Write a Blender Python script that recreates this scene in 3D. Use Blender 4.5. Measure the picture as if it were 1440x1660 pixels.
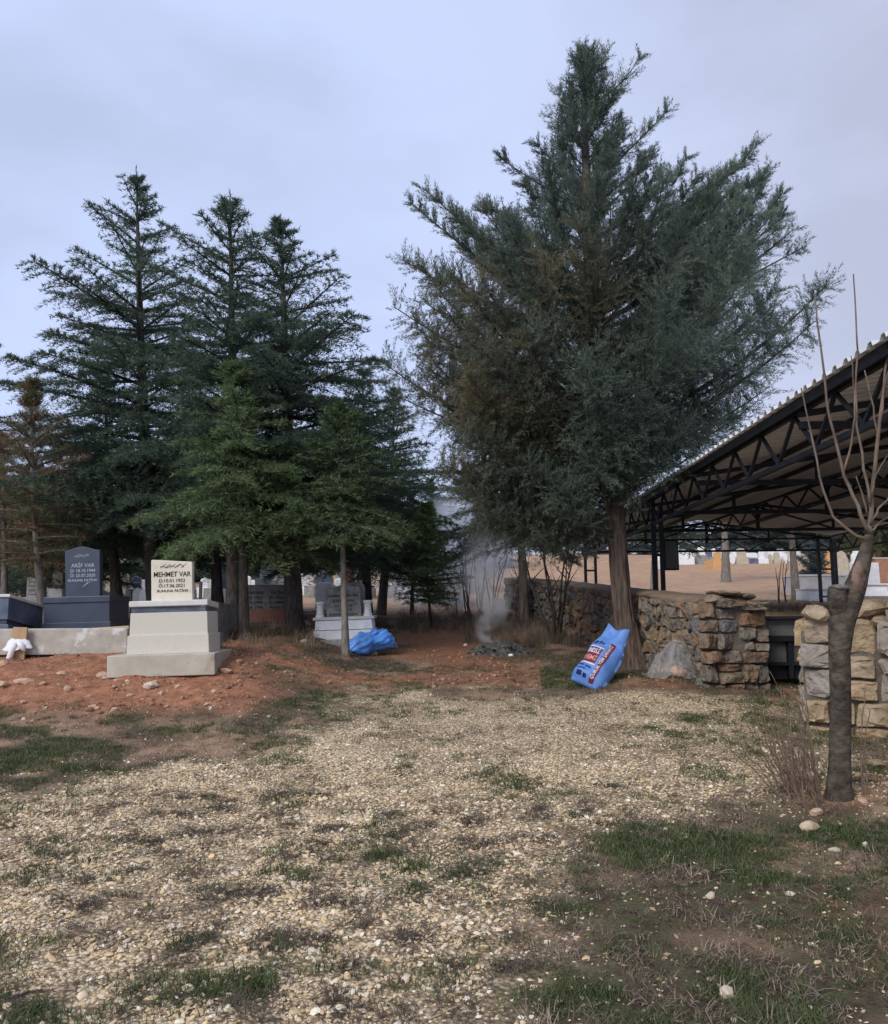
import bpy, bmesh, math, random
import numpy as np
from mathutils import Vector, Matrix

# ---------------------------------------------------------------- camera, sky, sun, exposure
for _o in list(bpy.data.objects):
    bpy.data.objects.remove(_o)
S = bpy.context.scene
COL = S.collection
FPX, CU, CV = 1332.0, 720.0, 830.0
EYE = 1.5
PITCH, ROLL = math.radians(6.64), math.radians(0.4)
_r0 = np.array([1.0, 0, 0]); _u0 = np.array([0, -math.sin(PITCH), math.cos(PITCH)])
FWD = np.array([0, math.cos(PITCH), math.sin(PITCH)])
RIGHT = math.cos(ROLL) * _r0 - math.sin(ROLL) * _u0
UP = math.sin(ROLL) * _r0 + math.cos(ROLL) * _u0
CAMP = np.array([0, 0, EYE])
cam_d = bpy.data.cameras.new('camera')
cam = bpy.data.objects.new('camera', cam_d); COL.objects.link(cam)
cam.matrix_world = Matrix(((RIGHT[0], UP[0], -FWD[0], 0), (RIGHT[1], UP[1], -FWD[1], 0),
                           (RIGHT[2], UP[2], -FWD[2], EYE), (0, 0, 0, 1)))
cam_d.sensor_fit = 'HORIZONTAL'; cam_d.sensor_width = 36; cam_d.lens = 36 * FPX / 1440
cam_d.clip_end = 2000
S.camera = cam
SUN_EL, SUN_AZ = math.radians(37), math.radians(217)     # azimuth from +Y clockwise: behind the camera, a little left
world = bpy.data.worlds.new('World'); S.world = world; world.use_nodes = True
wn, wl = world.node_tree.nodes, world.node_tree.links
wn.clear()
w_out = wn.new('ShaderNodeOutputWorld'); w_bg = wn.new('ShaderNodeBackground')
sky = wn.new('ShaderNodeTexSky'); sky.sky_type = 'NISHITA'; sky.sun_disc = False
sky.sun_elevation = SUN_EL; sky.sun_rotation = SUN_AZ; sky.air_density = 1.0; sky.dust_density = 2.0
w_tc = wn.new('ShaderNodeTexCoord'); w_map = wn.new('ShaderNodeMapping')
w_map.inputs['Scale'].default_value = (1.6, 1.6, 3.4); w_map.inputs['Location'].default_value = (0.35, 0.2, 0.1)
w_n = wn.new('ShaderNodeTexNoise'); w_n.inputs['Scale'].default_value = 1.2
w_n.inputs['Detail'].default_value = 7; w_n.inputs['Roughness'].default_value = 0.5
w_r = wn.new('ShaderNodeValToRGB')
w_r.color_ramp.elements[0].position = 0.36; w_r.color_ramp.elements[0].color = (.82, .815, .80, 1)
w_r.color_ramp.elements[1].position = 0.56; w_r.color_ramp.elements[1].color = (1.0, 1.0, 1.0, 1)
w_mix = wn.new('ShaderNodeMix'); w_mix.data_type = 'RGBA'; w_mix.inputs['Factor'].default_value = 0.9
wl.new(w_tc.outputs['Generated'], w_map.inputs['Vector']); wl.new(w_map.outputs['Vector'], w_n.inputs['Vector'])
wl.new(w_n.outputs['Fac'], w_r.inputs['Fac'])
w_sx = wn.new('ShaderNodeSeparateXYZ'); wl.new(w_tc.outputs['Generated'], w_sx.inputs[0])
w_mr = wn.new('ShaderNodeMapRange'); w_mr.interpolation_type = 'SMOOTHSTEP'
w_mr.inputs['From Min'].default_value = -.15; w_mr.inputs['From Max'].default_value = .7
wl.new(w_sx.outputs[0], w_mr.inputs['Value'])
w_side = wn.new('ShaderNodeMix'); w_side.data_type = 'RGBA'                       # overcast: bluer to the left, mauve grey to the right
w_side.inputs['A'].default_value = (4.35, 5.05, 7.2, 1); w_side.inputs['B'].default_value = (4.35, 4.6, 5.9, 1)
wl.new(w_mr.outputs['Result'], w_side.inputs['Factor'])
w_mul = wn.new('ShaderNodeMix'); w_mul.data_type = 'RGBA'; w_mul.blend_type = 'MULTIPLY'; w_mul.inputs['Factor'].default_value = 1
wl.new(w_side.outputs['Result'], w_mul.inputs['A']); wl.new(w_r.outputs['Color'], w_mul.inputs['B'])
wl.new(sky.outputs['Color'], w_mix.inputs['A']); wl.new(w_mul.outputs['Result'], w_mix.inputs['B'])
wl.new(w_mix.outputs['Result'], w_bg.inputs['Color']); w_bg.inputs['Strength'].default_value = 0.1
wl.new(w_bg.outputs['Background'], w_out.inputs['Surface'])
sun_d = bpy.data.lights.new('sun', 'SUN'); sun_d.energy = 1.5; sun_d.angle = math.radians(24); sun_d.color = (1.0, 0.95, 0.87)
sun = bpy.data.objects.new('sun', sun_d); COL.objects.link(sun)
_sd = Vector((math.sin(SUN_AZ) * math.cos(SUN_EL), math.cos(SUN_AZ) * math.cos(SUN_EL), math.sin(SUN_EL)))
sun.rotation_euler = _sd.to_track_quat('Z', 'Y').to_euler(); sun.location = (-6, -8, 14)
S.view_settings.view_transform = 'Standard'; S.view_settings.look = 'None'
S.view_settings.exposure = 0.6; S.view_settings.gamma = 1.0; S.view_settings.use_curve_mapping = False
S.cycles.use_denoising = True; S.cycles.max_bounces = 6; S.cycles.diffuse_bounces = 4; S.cycles.glossy_bounces = 2
S.cycles.transmission_bounces = 3; S.cycles.transparent_max_bounces = 8; S.cycles.volume_bounces = 1

RNG = np.random.default_rng(7)
random.seed(7)
def R(d): return math.radians(d)

# ---------------------------------------------------------------- noise, ground height, pixel <-> place helpers (authoring aids)
def _hash(ix, iy, seed):
    h = (ix.astype(np.int64) * 374761393 + iy.astype(np.int64) * 668265263 + seed * 974711) & 0x7fffffff
    h = ((h ^ (h >> 13)) * 1274126177) & 0x7fffffff
    return ((h ^ (h >> 16)) & 0xffff) / 32767.5 - 1.0
def vnoise(x, y, seed=0):
    x = np.asarray(x, float); y = np.asarray(y, float)
    x0 = np.floor(x); y0 = np.floor(y); fx = x - x0; fy = y - y0
    fx = fx * fx * (3 - 2 * fx); fy = fy * fy * (3 - 2 * fy)
    a = _hash(x0, y0, seed); b = _hash(x0 + 1, y0, seed); c = _hash(x0, y0 + 1, seed); d = _hash(x0 + 1, y0 + 1, seed)
    return (a * (1 - fx) + b * fx) * (1 - fy) + (c * (1 - fx) + d * fx) * fy
def ss(t):
    t = np.clip(t, 0, 1); return t * t * (3 - 2 * t)
_py = np.linspace(-60, 420, 4801)
_pz = np.interp(_py, [-60, 0, 3.5, 6, 8, 10.5, 13, 16, 20, 30, 40, 50, 60, 80, 150, 420],
                [0, 0, .01, .09, .23, .45, .67, .92, 1.25, 2.02, 2.95, 4.1, 5.2, 6.6, 8.5, 11])
_k = np.exp(-np.linspace(-2, 2, 15) ** 2); _k /= _k.sum()
_pz = np.convolve(np.pad(_pz, 7, mode='edge'), _k, mode='valid')
def zg(x, y):
    x = np.asarray(x, float); y = np.asarray(y, float)
    z = np.interp(y, _py, _pz)
    left = ss((-0.9 - x) / 1.7)
    z = z + 0.34 * left * ss((y - 8.6) / 3.0) * (1 - 0.75 * ss((y - 15) / 9))
    lump = left * ss((y - 8.4) / 1.2) * (1 - ss((y - 14) / 4))
    z = z + lump * (0.045 * vnoise(x * 2.3, y * 2.3, 5) + 0.025 * vnoise(x * 6, y * 6, 6))
    z = z + 0.20 * np.exp(-(((x - 3.0) / 1.0) ** 2 + ((y - 10.5) / 0.95) ** 2))       # soil round the big trunk
    z = z + 0.06 * np.exp(-(((x - 2.95) / 0.5) ** 2 + ((y - 6.1) / 0.4) ** 2))        # soil round the cut tree
    z = z + 0.012 * vnoise(x * 1.3, y * 1.3, 3) + 0.006 * vnoise(x * 5, y * 5, 4)
    z = z + 0.10 * vnoise(x * .16, y * .16, 9) * ss((y - 22) / 20)
    return z
def ray(u, v):
    return (u - CU) / FPX * RIGHT - (v - CV) / FPX * UP + FWD
def P(u, v, Y):
    d = ray(u, v); return CAMP + d * (Y / d[1])
def proj(x, y, z):
    q = np.stack([np.asarray(x, float) - CAMP[0], np.asarray(y, float) - CAMP[1], np.asarray(z, float) - CAMP[2]], -1)
    dz = np.maximum(q @ FWD, 0.05)
    return CU + FPX * (q @ RIGHT) / dz, CV - FPX * (q @ UP) / dz
def G(u, v, lo=2.0, hi=90.0):
    d = ray(u, v); d = d / d[1]
    prev = lo; Y = lo
    while Y < hi:
        p = CAMP + d * Y
        if p[2] <= float(zg(p[0], p[1])): break
        prev = Y; Y *= 1.02
    a, b = prev, Y
    for _ in range(18):
        m = (a + b) / 2; p = CAMP + d * m
        if p[2] <= float(zg(p[0], p[1])): b = m
        else: a = m
    return CAMP + d * b
def at_ground(u, Y):
    p = P(u, 1000, Y); return np.array([p[0], Y, float(zg(p[0], Y))])

# ---------------------------------------------------------------- object helpers
def tag(o, label=None, cat=None, group=None, kind=None):
    if label: o['label'] = label
    if cat: o['category'] = cat
    if group: o['group'] = group
    if kind: o['kind'] = kind
    return o
def thing(name, loc, label, cat, group=None, rot=(0, 0, 0)):
    o = bpy.data.objects.new(name, None); COL.objects.link(o)
    o.location = tuple(float(c) for c in loc); o.rotation_euler = rot; o.empty_display_size = 0.2
    return tag(o, label, cat, group)
def link_mesh(name, me, mat=None, parent=None, smooth=False):
    o = bpy.data.objects.new(name, me); COL.objects.link(o)
    if mat is not None:
        for m in (mat if isinstance(mat, (list, tuple)) else [mat]): me.materials.append(m)
    if parent is not None: o.parent = parent
    if smooth:
        me.polygons.foreach_set('use_smooth', [True] * len(me.polygons))
    return o
class MB:
    def __init__(s): s.v = []; s.f = []; s.mi = []
    def add(s, vs, fs, mi=0):
        b = len(s.v); s.v += [tuple(map(float, p)) for p in vs]
        for f in fs: s.f.append(tuple(b + i for i in f)); s.mi.append(mi)
        return s
    def box(s, c, d, M=None, mi=0, taper=(1, 1)):
        x, y, z = d[0] / 2, d[1] / 2, d[2] / 2; tx, ty = taper
        vs = [(-x, -y, -z), (x, -y, -z), (x, y, -z), (-x, y, -z), (-x * tx, -y * ty, z), (x * tx, -y * ty, z), (x * tx, y * ty, z), (-x * tx, y * ty, z)]
        vs = [Vector(p) for p in vs]
        if M is not None: vs = [M @ p for p in vs]
        vs = [p + Vector(c) for p in vs]
        return s.add(vs, [(0, 3, 2, 1), (4, 5, 6, 7), (0, 1, 5, 4), (1, 2, 6, 5), (2, 3, 7, 6), (3, 0, 4, 7)], mi)
    def bar(s, a, b, w, h=None):
        a = Vector(a); b = Vector(b); h = h or w; d = b - a; L = d.length
        if L < 1e-6: return s
        q = d.to_track_quat('Y', 'Z').to_matrix()
        return s.box((a + b) / 2, (w, L, h), q)
    def tube(s, pts, rad, n=6, cap=True):
        pts = [np.asarray(p, float) for p in pts]; m = len(pts)
        rad = [rad] * m if np.isscalar(rad) else list(rad)
        prev = None; rings = []
        for i in range(m):
            t = pts[min(i + 1, m - 1)] - pts[max(i - 1, 0)]; t = t / (np.linalg.norm(t) + 1e-9)
            if prev is None:
                a = np.array([1.0, 0, 0]) if abs(t[0]) < .8 else np.array([0, 1.0, 0])
            else: a = prev
            a = a - t * a.dot(t); a /= (np.linalg.norm(a) + 1e-9); prev = a; b = np.cross(t, a)
            rings.append([pts[i] + rad[i] * (math.cos(k * 2 * math.pi / n) * a + math.sin(k * 2 * math.pi / n) * b) for k in range(n)])
        vs = [p for r in rings for p in r]; fs = []
        for i in range(m - 1):
            for k in range(n):
                k2 = (k + 1) % n; fs.append((i * n + k, i * n + k2, (i + 1) * n + k2, (i + 1) * n + k))
        if cap:
            fs.append(tuple(range(n - 1, -1, -1))); fs.append(tuple((m - 1) * n + k for k in range(n)))
        return s.add(vs, fs)
    def prism(s, poly, y0, y1, mi=0):
        """poly in x,z ; extruded along y"""
        n = len(poly); vs = [(p[0], y0, p[1]) for p in poly] + [(p[0], y1, p[1]) for p in poly]
        fs = [tuple(range(n)), tuple(range(2 * n - 1, n - 1, -1))]
        for i in range(n):
            j = (i + 1) % n; fs.append((i, i + n, j + n, j))
        return s.add(vs, fs, mi)
    def build(s, name, mat=None, parent=None, smooth=False, bevel=0):
        me = bpy.data.meshes.new(name); me.from_pydata(s.v, [], s.f); me.update()
        bm = bmesh.new(); bm.from_mesh(me); bmesh.ops.recalc_face_normals(bm, faces=bm.faces); bm.to_mesh(me); bm.free()
        o = link_mesh(name, me, mat, parent, smooth)
        if any(s.mi): me.polygons.foreach_set('material_index', s.mi)
        if bevel:
            m = o.modifiers.new('bevel', 'BEVEL'); m.width = bevel; m.segments = 2; m.limit_method = 'ANGLE'
        return o
def np_mesh(name, V, F, mat, parent=None, tint=None, smooth=False):
    """V (n,3), F (m,3) numpy triangles"""
    me = bpy.data.meshes.new(name)
    me.vertices.add(len(V)); me.vertices.foreach_set('co', np.ascontiguousarray(V, np.float32).ravel())
    me.loops.add(F.size); me.loops.foreach_set('vertex_index', np.ascontiguousarray(F, np.int32).ravel())
    me.polygons.add(len(F)); me.polygons.foreach_set('loop_start', np.arange(0, F.size, F.shape[1], dtype=np.int32))
    me.update(calc_edges=True)
    if tint is not None:
        a = me.color_attributes.new('tint', 'FLOAT_COLOR', 'POINT'); a.data.foreach_set('color', np.ascontiguousarray(tint, np.float32).ravel())
    return link_mesh(name, me, mat, parent, smooth)

# ---------------------------------------------------------------- materials
def new_mat(name):
    m = bpy.data.materials.new(name); m.use_nodes = True
    nt = m.node_tree; b = nt.nodes['Principled BSDF']; return m, nt, b
def col4(c): return (c[0], c[1], c[2], 1)
def mat_noise(name, c1, c2, scale=6, rough=.75, bump=0.0, bscale=40, stretch=(1, 1, 1), spec=.3, detail=6, ramp=(.35, .65),
              rand=None, stain=None, sscale=1.5, sramp=(.52, .72), metal=0):
    m, nt, b = new_mat(name); N, L = nt.nodes, nt.links
    tc = N.new('ShaderNodeTexCoord'); mp = N.new('ShaderNodeMapping'); mp.inputs['Scale'].default_value = stretch
    L.new(tc.outputs['Object'], mp.inputs['Vector'])
    vec = mp.outputs['Vector']
    oi = N.new('ShaderNodeObjectInfo')
    if rand:
        ad = N.new('ShaderNodeVectorMath'); ad.operation = 'MULTIPLY_ADD'
        cb = N.new('ShaderNodeCombineXYZ')
        for k in range(3): L.new(oi.outputs['Random'], cb.inputs[k])
        ad.inputs[1].default_value = (13, 29, 17); L.new(cb.outputs[0], ad.inputs[0]); L.new(vec, ad.inputs[2]); vec = ad.outputs[0]
    n1 = N.new('ShaderNodeTexNoise'); n1.inputs['Scale'].default_value = scale; n1.inputs['Detail'].default_value = detail
    L.new(vec, n1.inputs['Vector'])
    r = N.new('ShaderNodeValToRGB'); r.color_ramp.elements[0].position = ramp[0]; r.color_ramp.elements[1].position = ramp[1]
    r.color_ramp.elements[0].color = col4(c1); r.color_ramp.elements[1].color = col4(c2)
    L.new(n1.outputs['Fac'], r.inputs['Fac']); out = r.outputs['Color']
    if rand:
        rr = N.new('ShaderNodeValToRGB'); rr.color_ramp.interpolation = 'LINEAR'
        els = rr.color_ramp.elements
        while len(els) < len(rand): els.new(.5)
        for i, c in enumerate(rand): els[i].position = i / (len(rand) - 1); els[i].color = col4(c)
        L.new(oi.outputs['Random'], rr.inputs['Fac'])
        mx = N.new('ShaderNodeMix'); mx.data_type = 'RGBA'; mx.blend_type = 'MULTIPLY'; mx.inputs['Factor'].default_value = 1
        L.new(out, mx.inputs['A']); L.new(rr.outputs['Color'], mx.inputs['B']); out = mx.outputs['Result']
    if stain:
        n3 = N.new('ShaderNodeTexNoise'); n3.inputs['Scale'].default_value = sscale; n3.inputs['Detail'].default_value = 8
        n3.inputs['Roughness'].default_value = .65
        L.new(vec, n3.inputs['Vector'])
        mr = N.new('ShaderNodeMapRange'); mr.inputs['From Min'].default_value = sramp[0]; mr.inputs['From Max'].default_value = sramp[1]
        L.new(n3.outputs['Fac'], mr.inputs['Value'])
        mx = N.new('ShaderNodeMix'); mx.data_type = 'RGBA'; mx.inputs['B'].default_value = col4(stain)
        L.new(mr.outputs['Result'], mx.inputs['Factor']); L.new(out, mx.inputs['A']); out = mx.outputs['Result']
    L.new(out, b.inputs['Base Color'])
    b.inputs['Roughness'].default_value = rough; b.inputs['Specular IOR Level'].default_value = spec; b.inputs['Metallic'].default_value = metal
    if bump:
        n2 = N.new('ShaderNodeTexNoise'); n2.inputs['Scale'].default_value = bscale; n2.inputs['Detail'].default_value = 6
        L.new(vec, n2.inputs['Vector'])
        bp = N.new('ShaderNodeBump'); bp.inputs['Strength'].default_value = min(1, bump); bp.inputs['Distance'].default_value = .02 if bump <= 1 else .07
        L.new(n2.outputs['Fac'], bp.inputs['Height']); L.new(bp.outputs['Normal'], b.inputs['Normal'])
    return m
def mat_foliage(name, dark, light, brown, trans=.35):
    """tint.r: shade of needle, tint.g: amount of dead needle"""
    m, nt, b = new_mat(name); N, L = nt.nodes, nt.links
    at = N.new('ShaderNodeAttribute'); at.attribute_name = 'tint'
    sp = N.new('ShaderNodeSeparateColor'); L.new(at.outputs['Color'], sp.inputs['Color'])
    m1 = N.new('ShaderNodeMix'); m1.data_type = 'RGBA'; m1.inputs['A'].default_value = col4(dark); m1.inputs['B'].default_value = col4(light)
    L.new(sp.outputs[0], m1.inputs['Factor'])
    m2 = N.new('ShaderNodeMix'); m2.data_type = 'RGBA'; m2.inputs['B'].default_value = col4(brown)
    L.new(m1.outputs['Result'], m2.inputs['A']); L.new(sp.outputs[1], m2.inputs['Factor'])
    L.new(m2.outputs['Result'], b.inputs['Base Color']); b.inputs['Roughness'].default_value = .6; b.inputs['Specular IOR Level'].default_value = .25
    tr = N.new('ShaderNodeBsdfTranslucent'); L.new(m2.outputs['Result'], tr.inputs['Color'])
    ms = N.new('ShaderNodeMixShader'); ms.inputs[0].default_value = trans
    L.new(b.outputs[0], ms.inputs[1]); L.new(tr.outputs[0], ms.inputs[2])
    L.new(ms.outputs[0], N['Material Output'].inputs['Surface'])
    return m
def mat_instance(name, cols, rough=.8, tr=0):
    """colour picked per scattered piece from its own tint attribute"""
    m, nt, b = new_mat(name); N, L = nt.nodes, nt.links
    at = N.new('ShaderNodeAttribute'); at.attribute_type = 'INSTANCER'; at.attribute_name = 'pick'
    r = N.new('ShaderNodeValToRGB'); els = r.color_ramp.elements
    while len(els) < len(cols): els.new(.5)
    for i, c in enumerate(cols): els[i].position = i / (len(cols) - 1); els[i].color = col4(c)
    L.new(at.outputs['Fac'], r.inputs['Fac'])
    tc = N.new('ShaderNodeTexCoord'); n = N.new('ShaderNodeTexNoise'); n.inputs['Scale'].default_value = 2.2; n.inputs['Detail'].default_value = 4
    L.new(tc.outputs['Object'], n.inputs['Vector'])
    mr = N.new('ShaderNodeMapRange'); mr.inputs['To Min'].default_value = .65; mr.inputs['To Max'].default_value = 1.3
    L.new(n.outputs['Fac'], mr.inputs['Value'])
    mx = N.new('ShaderNodeMix'); mx.data_type = 'RGBA'; mx.blend_type = 'MULTIPLY'; mx.inputs['Factor'].default_value = 1
    L.new(r.outputs['Color'], mx.inputs['A']); L.new(mr.outputs['Result'], mx.inputs['B'])
    L.new(mx.outputs['Result'], b.inputs['Base Color']); b.inputs['Roughness'].default_value = rough; b.inputs['Specular IOR Level'].default_value = .2
    if tr:
        t = N.new('ShaderNodeBsdfTranslucent'); L.new(mx.outputs['Result'], t.inputs['Color'])
        ms = N.new('ShaderNodeMixShader'); ms.inputs[0].default_value = tr
        L.new(b.outputs[0], ms.inputs[1]); L.new(t.outputs[0], ms.inputs[2]); L.new(ms.outputs[0], N['Material Output'].inputs['Surface'])
    return m

M = {}
M['concrete'] = mat_noise('concrete', (.42, .38, .31), (.52, .48, .40), 4, .85, .25, 60, stain=(.27, .23, .18), sscale=2.5, sramp=(.55, .75))
M['granite'] = mat_noise('pale_granite', (.56, .53, .455), (.645, .61, .53), 90, .6, .05, 90, detail=3, stain=(.36, .34, .29), sscale=3, sramp=(.56, .74))
M['cream'] = mat_noise('cream_marble', (.66, .60, .48), (.72, .66, .54), 5, .45, .03, 50, stain=(.56, .50, .39), sscale=4, sramp=(.58, .72))
M['white_slab'] = mat_noise('white_slab', (.56, .55, .52), (.66, .65, .62), 6, .5, .05, 50)
M['slate'] = mat_noise('dark_slate', (.045, .055, .085), (.06, .072, .105), 3, .42, .04, 60, spec=.4, stain=(.14, .16, .2), sscale=6, sramp=(.7, .78))
M['veined'] = mat_noise('veined_grey_marble', (.055, .065, .09), (.13, .15, .19), 5, .35, .02, 50, stretch=(1, 1, 2.2), spec=.45, stain=(.45, .47, .5), sscale=5, sramp=(.66, .72))
M['bluemarble'] = mat_noise('blue_grey_marble', (.07, .09, .135), (.14, .17, .23), 4, .38, .02, 50, spec=.45, stain=(.3, .33, .38), sscale=5, sramp=(.64, .74))
M['greystone'] = mat_noise('weathered_grey_stone', (.20, .20, .19), (.33, .33, .31), 12, .85, .3, 60, stain=(.12, .12, .11), sscale=5)
M['beigestone'] = mat_noise('beige_stone', (.40, .35, .26), (.52, .46, .36), 8, .8, .1, 60)
M['whitestone'] = mat_noise('white_marble', (.72, .73, .73), (.84, .85, .86), 8, .55, .05, 60, stain=(.42, .43, .45), sscale=5, sramp=(.55, .8))
M['redbase'] = mat_noise('red_granite', (.13, .055, .045), (.19, .08, .065), 30, .6, .05, 60)
M['orangestone'] = mat_noise('orange_stone', (.55, .30, .12), (.65, .38, .18), 8, .8, .1, 40)
M['brick'] = mat_noise('brown_block', (.30, .15, .10), (.38, .2, .13), 8, .9, .3, 40)
M['dark'] = mat_noise('dark_paint', (.012, .014, .019), (.022, .024, .03), 8, .5, .05, 60, stain=(.07, .035, .02), sscale=7, sramp=(.66, .76))
M['roof_top'] = mat_noise('galvanised_sheet', (.50, .51, .52), (.62, .62, .63), 5, .45, 0, spec=.5)
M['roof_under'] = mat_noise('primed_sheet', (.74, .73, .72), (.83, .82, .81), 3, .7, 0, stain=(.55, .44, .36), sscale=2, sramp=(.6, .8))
M['mortar'] = mat_noise('mortar', (.10, .085, .065), (.17, .145, .115), 12, .95, .6, 40)
M['cap'] = mat_noise('earth_cap', (.16, .115, .08), (.24, .18, .13), 5, .95, .5, 30)
M['wallstone'] = mat_noise('wall_stone', (.55, .52, .48), (1, .98, .94), 9, .9, 1.5, 11, rand=[(.16, .15, .14), (.25, .215, .175), (.31, .21, .135), (.27, .24, .20), (.19, .195, .205), (.34, .26, .17), (.29, .175, .11), (.24, .215, .19)], stain=(.085, .08, .07), sscale=4, sramp=(.55, .72))
M['wallstone2'] = mat_noise('warm_wall_stone', (.6, .56, .5), (1, .97, .92), 8, .9, 1.5, 10, rand=[(.47, .35, .22), (.40, .35, .30), (.54, .39, .21), (.45, .39, .33), (.36, .335, .32), (.50, .40, .28)], stain=(.16, .14, .12), sscale=4, sramp=(.58, .75))
M['rock'] = mat_noise('pale_rock', (.48, .42, .33), (.64, .58, .48), 9, .9, .5, 30, rand=[(.8, .78, .74), (1, .97, .9), (.85, .72, .58), (1, .98, .96)])
M['redrock'] = mat_noise('soil_stained_rock', (.42, .26, .17), (.58, .42, .30), 7, .9, .5, 30, stain=(.28, .12, .07), sscale=4)
M['bark'] = mat_noise('juniper_bark', (.055, .038, .030), (.155, .108, .085), 9, .95, .9, 14, stretch=(3, 3, .35), stain=(.12, .125, .09), sscale=3)
M['conebark'] = mat_noise('cedar_bark', (.045, .037, .033), (.10, .085, .075), 10, .95, .8, 18, stretch=(2.5, 2.5, .6))
M['greybark'] = mat_noise('grey_bark', (.13, .115, .10), (.24, .21, .18), 10, .95, .6, 20, stretch=(2, 2, .6))
M['pollard'] = mat_noise('smooth_bark', (.034, .027, .021), (.115, .092, .070), 9, .92, .9, 22, stretch=(1.2, 1.2, 1.6), stain=(.035, .032, .028), sscale=4)
M['shoot'] = mat_noise('shoot_bark', (.115, .082, .062), (.205, .155, .12), 9, .85, .2, 60)
M['wound'] = mat_noise('cut_wood', (.10, .062, .05), (.26, .18, .135), 9, .95, .8, 24)
M['deadwood'] = mat_noise('dry_stem', (.12, .085, .06), (.22, .16, .115), 20, .95)
M['plank'] = mat_noise('planed_wood', (.42, .32, .19), (.52, .41, .26), 6, .75, .1, 50, stretch=(.4, 6, 6))
M['stake'] = mat_noise('stake_wood', (.42, .27, .14), (.50, .34, .2), 6, .8, .1, 50, stretch=(6, 6, .5))
M['cloth'] = mat_noise('white_cloth', (.72, .70, .70), (.8, .78, .78), 8, .9, .3, 60)
M['bluebag'] = mat_noise('blue_plastic', (.08, .27, .78), (.14, .37, .88), 7, .45, .35, 22, spec=.5)
M['sack'] = mat_noise('blue_woven_sack', (.10, .22, .55), (.14, .28, .63), 6, .55, .2, 40, spec=.4)
M['sackred'] = mat_noise('sack_print_red', (.15, .02, .03), (.19, .028, .04), 30, .55)
M['sackwhite'] = mat_noise('sack_print_white', (.5, .52, .66), (.6, .62, .72), 30, .55)
M['sacknavy'] = mat_noise('sack_print_navy', (.012, .02, .08), (.02, .03, .11), 30, .55)
M['sackorange'] = mat_noise('sack_print_orange', (.62, .26, .2), (.66, .3, .22), 30, .55)
M['ink'] = mat_noise('black_ink', (.012, .012, .012), (.02, .02, .02), 30, .7)
M['inkgrey'] = mat_noise('pale_ink', (.34, .37, .42), (.42, .45, .5), 30, .7)
M['inkblue'] = mat_noise('faded_ink', (.07, .075, .09), (.1, .105, .12), 30, .7)
M['panelgrey'] = mat_noise('grey_panel', (.11, .11, .105), (.16, .155, .15), 3, .8, .15, 30, stain=(.08, .085, .075), sscale=5)
M['ash'] = mat_noise('ash', (.02, .019, .018), (.13, .12, .115), 14, .95, .6, 40)
# rib shading painted into the underside colour of the roof sheets as dark stripes
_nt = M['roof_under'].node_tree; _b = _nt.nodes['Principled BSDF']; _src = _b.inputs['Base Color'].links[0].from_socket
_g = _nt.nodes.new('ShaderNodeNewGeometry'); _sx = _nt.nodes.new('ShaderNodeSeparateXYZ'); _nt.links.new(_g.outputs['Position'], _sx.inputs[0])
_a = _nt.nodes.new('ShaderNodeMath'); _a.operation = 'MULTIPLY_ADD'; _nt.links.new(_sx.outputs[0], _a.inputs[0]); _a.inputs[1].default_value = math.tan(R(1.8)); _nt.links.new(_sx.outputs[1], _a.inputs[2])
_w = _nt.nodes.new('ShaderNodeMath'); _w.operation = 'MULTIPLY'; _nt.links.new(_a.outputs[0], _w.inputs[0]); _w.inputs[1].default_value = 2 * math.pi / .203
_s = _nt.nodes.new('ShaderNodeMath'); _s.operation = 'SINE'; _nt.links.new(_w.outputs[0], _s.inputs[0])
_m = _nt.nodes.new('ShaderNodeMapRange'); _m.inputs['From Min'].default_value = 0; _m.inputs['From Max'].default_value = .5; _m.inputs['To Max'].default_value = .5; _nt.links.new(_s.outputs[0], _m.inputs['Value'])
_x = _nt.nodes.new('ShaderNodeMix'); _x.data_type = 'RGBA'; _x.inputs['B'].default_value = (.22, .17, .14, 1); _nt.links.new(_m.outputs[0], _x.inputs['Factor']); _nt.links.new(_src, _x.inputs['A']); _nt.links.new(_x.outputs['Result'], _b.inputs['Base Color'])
# thin translucent sheet
m, nt, b = new_mat('clear_plastic'); N, L = nt.nodes, nt.links
b.inputs['Base Color'].default_value = (.62, .59, .56, 1); b.inputs['Roughness'].default_value = .2
t_ = N.new('ShaderNodeBsdfTransparent'); ms = N.new('ShaderNodeMixShader')
lw = N.new('ShaderNodeLayerWeight'); lw.inputs['Blend'].default_value = .35
mr = N.new('ShaderNodeMapRange'); mr.inputs['To Min'].default_value = .12; mr.inputs['To Max'].default_value = .5
L.new(lw.outputs['Facing'], mr.inputs['Value']); L.new(mr.outputs['Result'], ms.inputs[0])
L.new(t_.outputs[0], ms.inputs[1]); L.new(b.outputs[0], ms.inputs[2]); L.new(ms.outputs[0], N['Material Output'].inputs['Surface'])
M['plastic'] = m
M['f_cedar'] = mat_foliage('cedar_needles', (.055, .085, .066), (.145, .205, .128), (.16, .10, .055))
M['f_green'] = mat_foliage('green_cedar_needles', (.056, .086, .044), (.185, .255, .108), (.16, .12, .06))
M['f_juniper'] = mat_foliage('juniper_sprays', (.056, .082, .064), (.165, .210, .158), (.185, .15, .08))
M['f_pine'] = mat_foliage('pine_needles', (.06, .07, .035), (.15, .165, .075), (.24, .14, .09))
M['f_far'] = mat_foliage('far_needles', (.07, .095, .095), (.14, .17, .165), (.16, .12, .1))  # paler, bluer needles: distance haze put into the colour

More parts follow.
